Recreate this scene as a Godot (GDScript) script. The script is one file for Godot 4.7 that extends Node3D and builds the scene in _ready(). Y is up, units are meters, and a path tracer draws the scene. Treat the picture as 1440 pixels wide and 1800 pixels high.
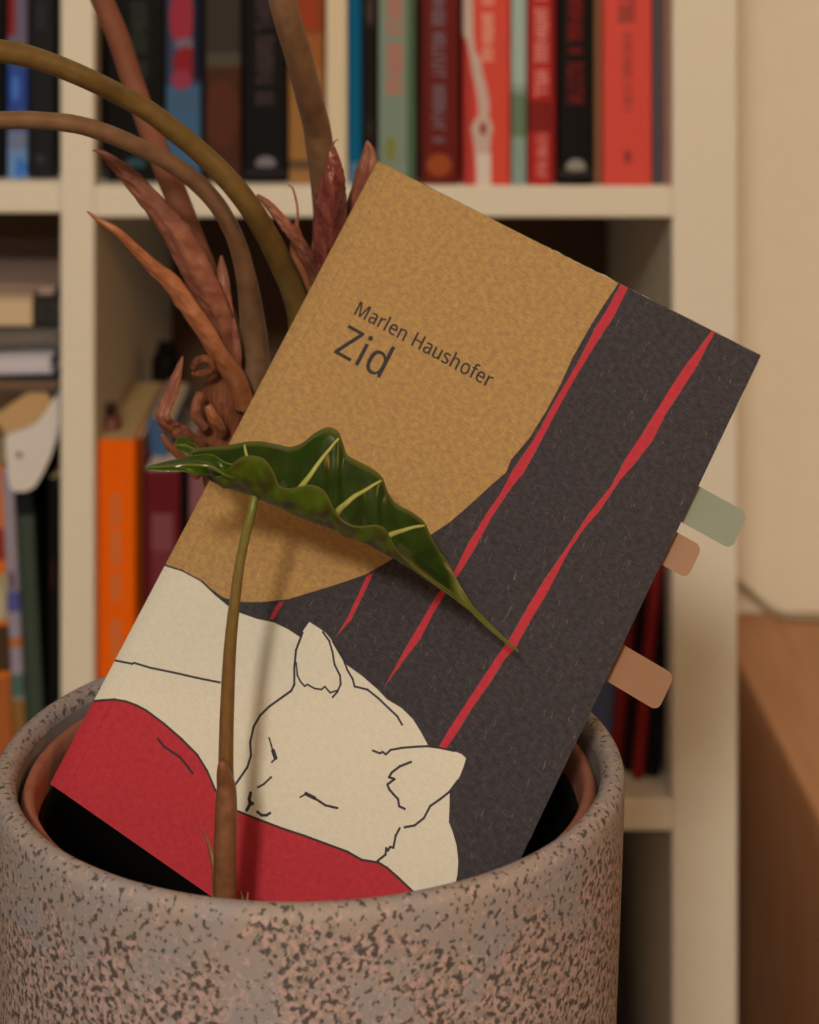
extends Node3D
# All lengths below are centimetres; c() and S turn them into metres. The camera stands over the origin and looks along -z.

const S := 0.01
var names := {}
var mats := {}
var rng := RandomNumberGenerator.new()


func c(x: float, y: float, z: float) -> Vector3:
	return Vector3(x, y, z) * S


func _ready() -> void:
	rng.seed = 4711
	# ---------------------------------------------------------------- camera
	var cam := Camera3D.new()
	cam.name = "camera"
	var attr := CameraAttributesPhysical.new()
	attr.frustum_focal_length = 50.0
	attr.exposure_aperture = 10.5
	attr.frustum_focus_distance = 0.565
	attr.frustum_near = 0.05
	attr.frustum_far = 40.0
	cam.attributes = attr
	cam.position = c(0, 127.6, 0)
	cam.set_frustum(0.05 * 0.5, Vector2(0, -0.05 * 1127.0 / 3600.0), 0.05, 40.0)   # a lens of 3600 pixels shifted down: uprights stay upright
	add_child(cam)
	cam.current = true
	# ---------------------------------------------------------------- surroundings and exposure
	var env := Environment.new()
	env.background_mode = Environment.BG_COLOR
	env.background_color = Color(0, 0, 0)
	env.tonemap_mode = Environment.TONE_MAPPER_LINEAR
	env.tonemap_exposure = 1.0
	env.sdfgi_enabled = true
	env.ssao_enabled = true
	env.ssil_enabled = true
	var we := WorldEnvironment.new()
	we.name = "surroundings"
	we.environment = env
	add_child(we)
	# ---------------------------------------------------------------- unseen lamps, out of view (each light sits inside its own glowing body)
	unseen_warm_lamp(c(75, 0, 10), 168.0, Color(1.0, 0.72, 0.40), 0.25)  # out of view at the right, placed to warm the pot and shelf
	unseen_ceiling_lamp(c(-31, 260, 179), 235, Color(1.0, 0.935, 0.81), 3.9)  # out of view behind the camera, placed to cast the main shadows

	room()
	bookcase()
	desk()
	plant_stand()
	cover_pot()
	terracotta_pot()
	liner()
	soil()
	front_book()
	big_plant()
	young_plant()
	tabs()
	shelf_books()
	shelf_clutter()


# ==================================================================== naming
func numbered(n: String) -> String:
	if not names.has(n):
		names[n] = 0
		return n
	names[n] += 1
	return "%s_%03d" % [n, names[n]]


func tag(o: Node3D, label: String, category := "", group := "", kind := "") -> Node3D:
	if label: o.set_meta("label", label)
	if category: o.set_meta("category", category)
	if group: o.set_meta("group", group)
	if kind: o.set_meta("kind", kind)
	return o


func thing(called: String, label: String, category: String, at := Vector3.ZERO, group := "") -> Node3D:
	var o := Node3D.new()
	o.name = numbered(called)
	o.position = at
	add_child(o, true)
	tag(o, label, category, group)
	return o


func obj(called: String, mesh: Mesh, mat: Material, parent: Node3D = null, at := Vector3.ZERO) -> MeshInstance3D:
	var o := MeshInstance3D.new()
	o.name = numbered(called) if parent == null else called
	o.mesh = mesh
	if mat:
		for i in mesh.get_surface_count():
			o.set_surface_override_material(i, mat)
	o.position = at
	(self if parent == null else parent).add_child(o, true)
	return o


# ==================================================================== materials
func plain(key: String, col: Color, rough := 0.6, spec := 0.5) -> StandardMaterial3D:
	if mats.has(key): return mats[key]
	var m := StandardMaterial3D.new()
	m.resource_name = key
	m.albedo_color = col
	m.roughness = rough
	m.metallic_specular = spec
	mats[key] = m
	return m


func mottled(key: String, cols: Array, freq: float, rough := 0.6, scale := Vector3(1, 1, 1), bump := 0.0, spec := 0.5) -> StandardMaterial3D:
	# a colour that wanders between the given ones; scale is in repeats per 5 centimetres of the object's own axes
	if mats.has(key): return mats[key]
	var n := FastNoiseLite.new()
	n.seed = hash(key) % 1000
	n.frequency = freq
	n.fractal_octaves = 4
	var im := n.get_seamless_image(256, 256)
	var out := Image.create(256, 256, false, Image.FORMAT_RGB8)
	for y in 256:
		for x in 256:
			var t := im.get_pixel(x, y).r * (cols.size() - 1)
			var i: int = mini(int(t), cols.size() - 2)
			out.set_pixel(x, y, (cols[i] as Color).lerp(cols[i + 1], t - i))
	var m := StandardMaterial3D.new()
	m.resource_name = key
	m.albedo_texture = ImageTexture.create_from_image(out)
	m.roughness = rough
	m.metallic_specular = spec
	m.uv1_triplanar = true
	m.uv1_scale = scale * 20.0
	if bump > 0.0:
		m.heightmap_enabled = true
		m.heightmap_texture = ImageTexture.create_from_image(im)
		m.heightmap_scale = bump
	mats[key] = m
	return m


func wood(key: String, a: Color, b: Color, rough := 0.5) -> StandardMaterial3D:
	if mats.has(key): return mats[key]
	var n := FastNoiseLite.new()
	n.seed = 77
	n.frequency = 0.012
	n.fractal_octaves = 4
	var im := Image.create(256, 512, false, Image.FORMAT_RGB8)
	for y in 512:
		for x in 256:
			var t := n.get_noise_2d(x * 9.0 + 30.0 * n.get_noise_2d(x * 0.5, y * 0.6), y * 0.7) * 0.5 + 0.5
			im.set_pixel(x, y, a.lerp(b, clampf((t - 0.3) * 2.2, 0, 1)))
	var m := StandardMaterial3D.new()
	m.resource_name = key
	m.albedo_texture = ImageTexture.create_from_image(im)
	m.roughness = rough
	m.metallic_specular = 0.25
	m.uv1_triplanar = true
	m.uv1_scale = Vector3(3.0, 1.2, 1.2)
	mats[key] = m
	return m


# ==================================================================== shapes
func rbox(size: Vector3, bevel := 0.1) -> ArrayMesh:
	# a box (cm) centred on its own origin whose twelve edges are chamfered
	var st := SurfaceTool.new()
	st.begin(Mesh.PRIMITIVE_TRIANGLES)
	st.set_smooth_group(-1)
	var h := size * 0.5
	var b := minf(bevel, minf(h.x, minf(h.y, h.z)) * 0.8)
	var corner := func(sx: int, sy: int, sz: int, axis: int) -> Vector3:
		var p := Vector3(h.x - b, h.y - b, h.z - b)
		p[axis] += b
		return Vector3(p.x * sx, p.y * sy, p.z * sz) * S
	var face := func(p: Array, out: Vector3) -> void:
		var n: Vector3 = ((p[1] as Vector3) - p[0]).cross((p[2] as Vector3) - p[0])
		var q := p.duplicate()
		if n.dot(out) > 0.0: q.reverse()
		for i in range(1, q.size() - 1):
			for k in [0, i, i + 1]:
				st.add_vertex(q[k])
	for axis in 3:
		var a := (axis + 1) % 3
		var d := (axis + 2) % 3
		for s in [-1, 1]:
			var quad := []
			for e in [[-1, -1], [1, -1], [1, 1], [-1, 1]]:
				var sg := [0, 0, 0]
				sg[axis] = s; sg[a] = e[0]; sg[d] = e[1]
				quad.append(corner.call(sg[0], sg[1], sg[2], axis))
			var o := Vector3.ZERO
			o[axis] = s
			face.call(quad, o)
			for s2 in [-1, 1]:
				var strip := []
				for k in [[axis, -1], [axis, 1], [a, 1], [a, -1]]:
					var sg := [0, 0, 0]
					sg[axis] = s; sg[a] = s2; sg[d] = k[1]
					strip.append(corner.call(sg[0], sg[1], sg[2], k[0]))
				var o2 := Vector3.ZERO
				o2[axis] = s; o2[a] = s2
				face.call(strip, o2)
	for sx in [-1, 1]:
		for sy in [-1, 1]:
			for sz in [-1, 1]:
				face.call([corner.call(sx, sy, sz, 0), corner.call(sx, sy, sz, 1), corner.call(sx, sy, sz, 2)], Vector3(sx, sy, sz))
	st.generate_normals()
	return st.commit()


func grid(rows: Array, wrap := false, cap := true, colors: Array = [], uvs := Vector2(1, 1)) -> ArrayMesh:
	# a smooth skin over rows of points (metres), each row as long as the others
	var st := SurfaceTool.new()
	st.begin(Mesh.PRIMITIVE_TRIANGLES)
	st.set_smooth_group(0)
	var n: int = rows[0].size()
	var m := n + 1 if wrap else n
	for i in rows.size():
		for j in m:
			if colors: st.set_color(colors[i][j % n])
			st.set_uv(Vector2(uvs.x * j / float(m - 1), uvs.y * i / float(rows.size() - 1)))
			st.add_vertex(rows[i][j % n])
	for i in rows.size() - 1:
		for j in m - 1:
			var a := i * m + j
			for k in [a, a + 1, a + m, a + 1, a + m + 1, a + m]:
				st.add_index(k)
	if cap and wrap:
		for e in [0, rows.size() - 1]:
			var mid := Vector3.ZERO
			for p in rows[e]: mid += p
			if colors: st.set_color(colors[e][0])
			st.set_uv(Vector2(0.5, 0.5))
			st.add_vertex(mid / n)
			var at: int = rows.size() * m + (0 if e == 0 else 1)
			for j in m - 1:
				var a: int = e * m + j
				for k in ([at, a + 1, a] if e == 0 else [at, a, a + 1]):
					st.add_index(k)
	st.generate_normals()
	return st.commit()


func spline4(pts: Array, per := 6) -> Array:
	var out := []
	for i in pts.size() - 1:
		var p0: Vector4 = pts[maxi(i - 1, 0)]
		var p1: Vector4 = pts[i]
		var p2: Vector4 = pts[i + 1]
		var p3: Vector4 = pts[mini(i + 2, pts.size() - 1)]
		for k in per:
			var t := float(k) / per
			out.append(0.5 * (2.0 * p1 + (p2 - p0) * t + (2.0 * p0 - 5.0 * p1 + 4.0 * p2 - p3) * t * t + (3.0 * p1 - p0 - 3.0 * p2 + p3) * t * t * t))
	out.append(pts[-1])
	return out


func v3(p: Vector4) -> Vector3:
	return Vector3(p.x, p.y, p.z)


func tube(pts: Array, sides := 18, ribs := 0.0, lump := 0.0, per := 6, hues: Array = []) -> ArrayMesh:
	var path := spline4(pts, per)
	var rows := []
	var cols := []
	var noise := FastNoiseLite.new()
	noise.frequency = 0.35
	noise.seed = 5
	var t0: Vector3 = (v3(path[1]) - v3(path[0])).normalized()
	var side := t0.cross(Vector3(0.21, 0.3, 0.93)).normalized()
	for i in path.size():
		var t: Vector3 = (v3(path[mini(i + 1, path.size() - 1)]) - v3(path[maxi(i - 1, 0)])).normalized()
		side = (side - t * side.dot(t)).normalized()
		var up := t.cross(side)
		var row := PackedVector3Array()
		for k in sides:
			var a := TAU * k / sides
			var p: Vector4 = path[i]
			var d := side * cos(a) + up * sin(a)
			var r: float = maxf(p.w, 0.01) * (1.0 + ribs * sin(a * 7.0))
			r *= 1.0 + lump * noise.get_noise_3d(p.x * 4.0 + d.x * 3.0, p.y * 2.0 + d.y * 3.0, p.z * 4.0 + d.z * 3.0)
			row.append((v3(p) + d * r) * S)
		rows.append(row)
		if hues:
			# pigment: from one hue to the next along the stem, in streaks and speckles
			var cr := []
			for k in sides:
				var s := clampf(float(i) / (path.size() - 1) + 0.05 * noise.get_noise_2d(k * 9.0, i * 2.0), 0, 0.999) * (hues.size() - 1)
				cr.append((hues[int(s)] as Color).lerp(hues[int(s) + 1], s - int(s)) * (1.0 + 0.35 * noise.get_noise_2d(k * 14.0, i * 6.0 + 300.0)))
			cols.append(cr)
	return grid(rows, true, true, cols, Vector2(2, 8))


func sheath(pts: Array, wrap := 1.2, crinkle := 0.05, facing := Vector3(0, 0.25, 1), thick := 0.05, keel := 0.0, seed_ := 1) -> ArrayMesh:
	# a leaf sheath or bract: a strip along pts (w is its width), its cross-section an arc of 2*wrap radians that bulges to «facing»
	var path := spline4(pts, 7)
	var noise := FastNoiseLite.new()
	noise.frequency = 0.5
	noise.fractal_octaves = 3
	noise.seed = seed_
	var rows := []
	var n := 13
	for i in path.size():
		var t: Vector3 = (v3(path[mini(i + 1, path.size() - 1)]) - v3(path[maxi(i - 1, 0)])).normalized()
		var b := t.cross(facing).normalized()
		var f := b.cross(t).normalized()
		var p: Vector4 = path[i]
		var w := maxf(p.w, 0.02)
		var rad := w * 0.5 / sin(minf(wrap, PI / 2))
		var top := []
		var low := []
		for k in n:
			var s := k / float(n - 1) * 2.0 - 1.0
			var a := s * wrap
			var off := b * (rad * sin(a)) + f * (rad * (cos(a) - cos(wrap) * 0.5 - 0.5))
			off += f * keel * w * exp(-s * s * 30.0)
			var wob := crinkle * minf(1.0, w * 2.0) * noise.get_noise_2d(s * w * 12.0, i * 0.45)
			var base := v3(p) + off + f * wob + b * (crinkle * 0.6 * noise.get_noise_1d(i * 0.8 + s * 3.0) * minf(1.0, w))
			var nor := (b * sin(a) + f * cos(a)).normalized()
			var th := minf(thick, w * 0.3)
			top.append((base + nor * th * 0.5) * S)
			low.append((base - nor * th * 0.5) * S)
		low.reverse()
		rows.append(PackedVector3Array(top + low))
	return grid(rows, true, true)


func lathe(profile: Array, seg := 96, wraps := 1.0, wobble := 0.0) -> ArrayMesh:
	# profile: Vector2(radius, height) in cm from one end to the other; v runs along the profile's length
	var st := SurfaceTool.new()
	st.begin(Mesh.PRIMITIVE_TRIANGLES)
	st.set_smooth_group(0)
	var noise := FastNoiseLite.new()
	noise.frequency = 0.06
	var run := [0.0]
	for i in range(1, profile.size()):
		run.append(run[-1] + (profile[i] as Vector2).distance_to(profile[i - 1]))
	for i in profile.size():
		for j in seg + 1:
			var a := TAU * (j % seg) / seg
			var p: Vector2 = profile[i]
			var r := p.x + wobble * noise.get_noise_3d(cos(a) * 20.0, p.y * 4.0, sin(a) * 20.0)
			st.set_uv(Vector2(wraps * j / seg, run[i] / run[-1]))
			st.add_vertex(Vector3(cos(a) * r, p.y, sin(a) * r) * S)
	for i in profile.size() - 1:
		for j in seg:
			var a := i * (seg + 1) + j
			for k in [a, a + 1, a + seg + 1, a + 1, a + seg + 2, a + seg + 1]:
				st.add_index(k)
	st.generate_normals()
	return st.commit()


# ==================================================================== painting of flat print
class Canvas:
	var w: int
	var h: int
	var k: float      # pixels per cm
	var px: PackedByteArray
	var reg: PackedByteArray

	func _init(cm: Vector2, per_cm: float, col: Color, region := 0) -> void:
		k = per_cm
		w = int(cm.x * k)
		h = int(cm.y * k)
		px.resize(w * h * 3)
		reg.resize(w * h)
		reg.fill(region)
		for i in w * h:
			px[i * 3] = col.r8
			px[i * 3 + 1] = col.g8
			px[i * 3 + 2] = col.b8

	func fill(polys: Array, col: Color, region := -1, alpha := 1.0) -> void:
		# even-odd area of all the polygons (cm) together, edges softened over four sub-lines
		var e := []
		var lo := INF
		var hi := -INF
		var left := INF
		var right := -INF
		for poly in polys:
			for i in poly.size():
				var a: Vector2 = poly[i] * k
				var b: Vector2 = poly[(i + 1) % poly.size()] * k
				lo = minf(lo, a.y); hi = maxf(hi, a.y)
				left = minf(left, a.x); right = maxf(right, a.x)
				if a.y != b.y:
					e.append([a, b] if a.y < b.y else [b, a])
		var x0: int = clampi(int(floor(left)), 0, w - 1)
		var x1: int = clampi(int(ceil(right)), 0, w - 1)
		var span := x1 - x0 + 2
		var r8 := col.r8
		var g8 := col.g8
		var b8 := col.b8
		for y in range(maxi(0, int(floor(lo))), mini(h, int(ceil(hi)))):
			var acc := PackedFloat32Array()
			acc.resize(span + 1)
			var any := false
			for sub in 4:
				var yy := y + (sub + 0.5) / 4.0
				var xs := PackedFloat32Array()
				for s in e:
					if s[0].y <= yy and yy < s[1].y:
						xs.append(s[0].x + (s[1].x - s[0].x) * (yy - s[0].y) / (s[1].y - s[0].y))
				xs.sort()
				for i in range(0, xs.size() - 1, 2):
					var a := clampf(xs[i] - x0, 0, span - 1)
					var b := clampf(xs[i + 1] - x0, 0, span - 1)
					if b <= a: continue
					any = true
					# difference form: a fractional step up at a and down at b
					var ia := int(a)
					var ib := int(b)
					acc[ia] += 0.25 * (1.0 - (a - ia)); acc[ia + 1] += 0.25 * (a - ia)
					acc[ib] -= 0.25 * (1.0 - (b - ib)); acc[ib + 1] -= 0.25 * (b - ib)
			if not any: continue
			var run := 0.0
			for x in range(x0, x1 + 1):
				run += acc[x - x0]
				if run > 0.004:
					var at := y * w + x
					var f := minf(run, 1.0) * alpha
					if f > 0.996:
						px[at * 3] = r8; px[at * 3 + 1] = g8; px[at * 3 + 2] = b8
					else:
						px[at * 3] = int(lerpf(px[at * 3], r8, f)); px[at * 3 + 1] = int(lerpf(px[at * 3 + 1], g8, f)); px[at * 3 + 2] = int(lerpf(px[at * 3 + 2], b8, f))
					if region >= 0 and f > 0.5: reg[at] = region

	func line(pts: Array, width: float, col: Color, alpha := 1.0, taper := false) -> void:
		for i in pts.size() - 1:
			var a: Vector2 = pts[i]
			var b: Vector2 = pts[i + 1]
			var d := (b - a).normalized() * width * 0.5
			var n := Vector2(-d.y, d.x)
			var t := 0.4 if taper else 1.0
			fill([[a - d * 0.6 + n * t, a - d + Vector2.ZERO, a - d * 0.6 - n * t, b + d * 0.6 - n, b + d, b + d * 0.6 + n]], col, -1, alpha)

	func image() -> Image:
		return Image.create_from_data(w, h, false, Image.FORMAT_RGB8, px)


func glyphs(text: String, font: String, size: float, at: Vector2) -> Array:
	# the triangles of a line of lettering, cap height «size» cm, its baseline starting at «at» (y down)
	var tm := TextMesh.new()
	var f := SystemFont.new()
	f.font_names = PackedStringArray([font])
	tm.font = f
	tm.text = text
	tm.font_size = 64
	tm.pixel_size = 0.01
	tm.depth = 0.0
	tm.horizontal_alignment = HORIZONTAL_ALIGNMENT_LEFT
	tm.vertical_alignment = VERTICAL_ALIGNMENT_BOTTOM
	var arr := tm.surface_get_arrays(0)
	var v: PackedVector3Array = arr[Mesh.ARRAY_VERTEX]
	var idx: PackedInt32Array = arr[Mesh.ARRAY_INDEX] if arr[Mesh.ARRAY_INDEX] != null else PackedInt32Array(range(v.size()))
	var lo := INF
	var left := INF
	var hi := -INF
	for p in v:
		left = minf(left, p.x)
		lo = minf(lo, p.y)
		hi = maxf(hi, p.y)
	var out := []
	# every line used here ends on a letter without a descender, and its tallest stroke is the cap or the ascender
	var k := size / (hi - lo)
	for i in range(0, idx.size() - 2, 3):
		var tri := []
		for j in 3:
			var p := v[idx[i + j]]
			tri.append(at + Vector2((p.x - left) * k, -(p.y - lo) * k))
		out.append(tri)
	return out


func cover_art() -> Image:
	var W := 12.819
	var cv := Canvas.new(Vector2(W, 20.0), 82.0, Color(0.221, 0.213, 0.253), 0)
	var art_tan := [Vector2(-0.20, -0.05), Vector2(8.36, -0.13), Vector2(8.33, 0.03), Vector2(8.23, 0.76), Vector2(8.16, 1.42), Vector2(8.10, 2.46), Vector2(8.13, 3.38), Vector2(8.10, 4.14), Vector2(8.01, 5.07), Vector2(7.82, 5.82), Vector2(7.85, 6.20), Vector2(7.64, 6.69), Vector2(7.25, 7.68), Vector2(7.02, 8.20), Vector2(6.78, 8.62), Vector2(6.37, 9.28), Vector2(5.91, 10.03), Vector2(5.54, 10.58), Vector2(4.94, 11.20), Vector2(4.32, 11.80), Vector2(3.81, 12.29), Vector2(3.19, 12.71), Vector2(2.66, 13.00), Vector2(2.08, 13.19), Vector2(1.60, 13.16), Vector2(1.28, 13.10), Vector2(0.58, 13.14), Vector2(-0.10, 13.28), Vector2(-0.25, 13.52)]
	var art_white := [Vector2(-0.16, 13.31), Vector2(0.58, 13.14), Vector2(1.21, 13.10), Vector2(1.79, 13.21), Vector2(2.27, 13.27), Vector2(2.71, 13.26), Vector2(3.25, 13.15), Vector2(3.74, 12.99), Vector2(4.19, 12.94), Vector2(4.63, 12.95), Vector2(4.62, 12.80), Vector2(4.67, 12.48), Vector2(4.98, 12.48), Vector2(5.27, 12.50), Vector2(5.53, 12.59), Vector2(5.98, 12.83), Vector2(6.19, 12.93), Vector2(6.72, 12.96), Vector2(7.26, 13.04), Vector2(7.67, 13.14), Vector2(8.15, 13.13), Vector2(8.56, 13.22), Vector2(8.91, 13.39), Vector2(9.26, 13.59), Vector2(9.53, 13.50), Vector2(9.98, 13.35), Vector2(10.20, 13.32), Vector2(10.35, 13.35), Vector2(10.39, 13.58), Vector2(10.41, 13.81), Vector2(10.39, 14.08), Vector2(10.35, 14.32), Vector2(10.54, 14.68), Vector2(10.68, 14.98), Vector2(10.89, 15.14), Vector2(11.16, 15.40), Vector2(11.36, 15.69), Vector2(11.51, 16.02), Vector2(11.59, 16.37), Vector2(11.61, 16.84), Vector2(11.57, 17.58), Vector2(11.28, 19.01), Vector2(-0.07, 20.77)]
	var art_red := [Vector2(-0.20, 17.63), Vector2(0.24, 17.33), Vector2(0.55, 17.13), Vector2(0.90, 17.00), Vector2(1.23, 16.93), Vector2(1.56, 16.90), Vector2(2.21, 16.93), Vector2(2.89, 17.01), Vector2(3.52, 17.13), Vector2(3.99, 17.34), Vector2(4.45, 17.64), Vector2(4.91, 17.77), Vector2(5.27, 17.78), Vector2(5.93, 17.65), Vector2(6.65, 17.50), Vector2(7.28, 17.34), Vector2(7.92, 17.20), Vector2(8.56, 17.06), Vector2(9.01, 17.03), Vector2(9.45, 16.85), Vector2(9.73, 16.84), Vector2(10.10, 16.89), Vector2(10.50, 16.96), Vector2(10.84, 17.01), Vector2(11.41, 17.12), Vector2(12.14, 17.32), Vector2(12.89, 17.58), Vector2(13.41, 18.05), Vector2(13.06, 20.25), Vector2(-0.32, 20.40)]
	var art_tanline := [Vector2(8.33, 0.03), Vector2(8.23, 0.76), Vector2(8.16, 1.42), Vector2(8.10, 2.46), Vector2(8.13, 3.38), Vector2(8.10, 4.14), Vector2(8.01, 5.07), Vector2(7.82, 5.82), Vector2(7.85, 6.20), Vector2(7.64, 6.69), Vector2(7.25, 7.68), Vector2(7.02, 8.20), Vector2(6.78, 8.62), Vector2(6.37, 9.28), Vector2(5.91, 10.03), Vector2(5.54, 10.58), Vector2(4.94, 11.20), Vector2(4.32, 11.80), Vector2(3.81, 12.29), Vector2(3.19, 12.71), Vector2(2.66, 13.00), Vector2(2.08, 13.19), Vector2(1.60, 13.16), Vector2(1.28, 13.10), Vector2(0.58, 13.14), Vector2(-0.10, 13.28), Vector2(-0.25, 13.52)]
	var art_whiteline := [Vector2(-0.16, 13.31), Vector2(0.58, 13.14), Vector2(1.21, 13.10), Vector2(1.79, 13.21), Vector2(2.27, 13.27), Vector2(2.71, 13.26), Vector2(3.25, 13.15), Vector2(3.74, 12.99), Vector2(4.19, 12.94), Vector2(4.63, 12.95), Vector2(4.62, 12.80)]
	var art_stripes := [[Vector2(8.38, 0.00), Vector2(8.35, 0.76), Vector2(8.28, 1.43), Vector2(8.27, 2.54), Vector2(8.17, 3.82), Vector2(8.14, 4.65), Vector2(8.09, 5.23), Vector2(7.96, 6.09), Vector2(7.95, 6.78), Vector2(7.85, 7.44), Vector2(7.80, 8.04), Vector2(7.76, 8.45), Vector2(7.76, 9.24), Vector2(7.67, 9.75), Vector2(7.61, 10.08), Vector2(7.56, 10.75), Vector2(7.50, 11.51), Vector2(7.47, 12.22), Vector2(7.44, 12.91), Vector2(7.59, 12.10), Vector2(7.75, 11.31), Vector2(7.76, 10.53), Vector2(7.81, 10.00), Vector2(7.88, 9.64), Vector2(7.92, 9.20), Vector2(8.00, 8.40), Vector2(8.03, 7.43), Vector2(8.16, 6.47), Vector2(8.28, 6.02), Vector2(8.33, 4.91), Vector2(8.35, 4.06), Vector2(8.40, 3.04), Vector2(8.50, 1.86), Vector2(8.62, 0.85), Vector2(8.62, -0.03)],
		[Vector2(11.31, -0.06), Vector2(11.20, 0.54), Vector2(11.06, 1.18), Vector2(10.94, 2.06), Vector2(10.89, 2.64), Vector2(10.81, 3.39), Vector2(10.69, 4.27), Vector2(10.66, 5.10), Vector2(10.45, 6.02), Vector2(10.35, 6.72), Vector2(10.25, 7.47), Vector2(10.12, 8.28), Vector2(10.05, 9.00), Vector2(9.99, 9.94), Vector2(9.90, 10.52), Vector2(9.83, 11.02), Vector2(9.67, 12.24), Vector2(9.58, 12.92), Vector2(9.53, 13.57), Vector2(9.75, 13.40), Vector2(9.82, 12.94), Vector2(9.89, 12.21), Vector2(10.03, 11.38), Vector2(10.11, 10.62), Vector2(10.24, 10.20), Vector2(10.28, 9.45), Vector2(10.36, 8.56), Vector2(10.38, 7.90), Vector2(10.40, 7.16), Vector2(10.50, 6.51), Vector2(10.67, 5.90), Vector2(10.80, 4.92), Vector2(10.96, 4.35), Vector2(11.15, 3.49), Vector2(11.16, 2.61), Vector2(11.26, 1.90), Vector2(11.36, 1.08), Vector2(11.37, 0.52), Vector2(11.41, -0.08)],
		[Vector2(5.56, 10.55), Vector2(5.58, 11.06), Vector2(5.61, 11.88), Vector2(5.56, 12.46), Vector2(5.73, 11.85), Vector2(5.72, 11.07), Vector2(5.71, 10.44)],
		[Vector2(3.60, 12.42), Vector2(3.58, 12.67), Vector2(3.58, 12.99), Vector2(3.71, 12.92), Vector2(3.72, 12.60), Vector2(3.72, 12.30)]]
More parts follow.
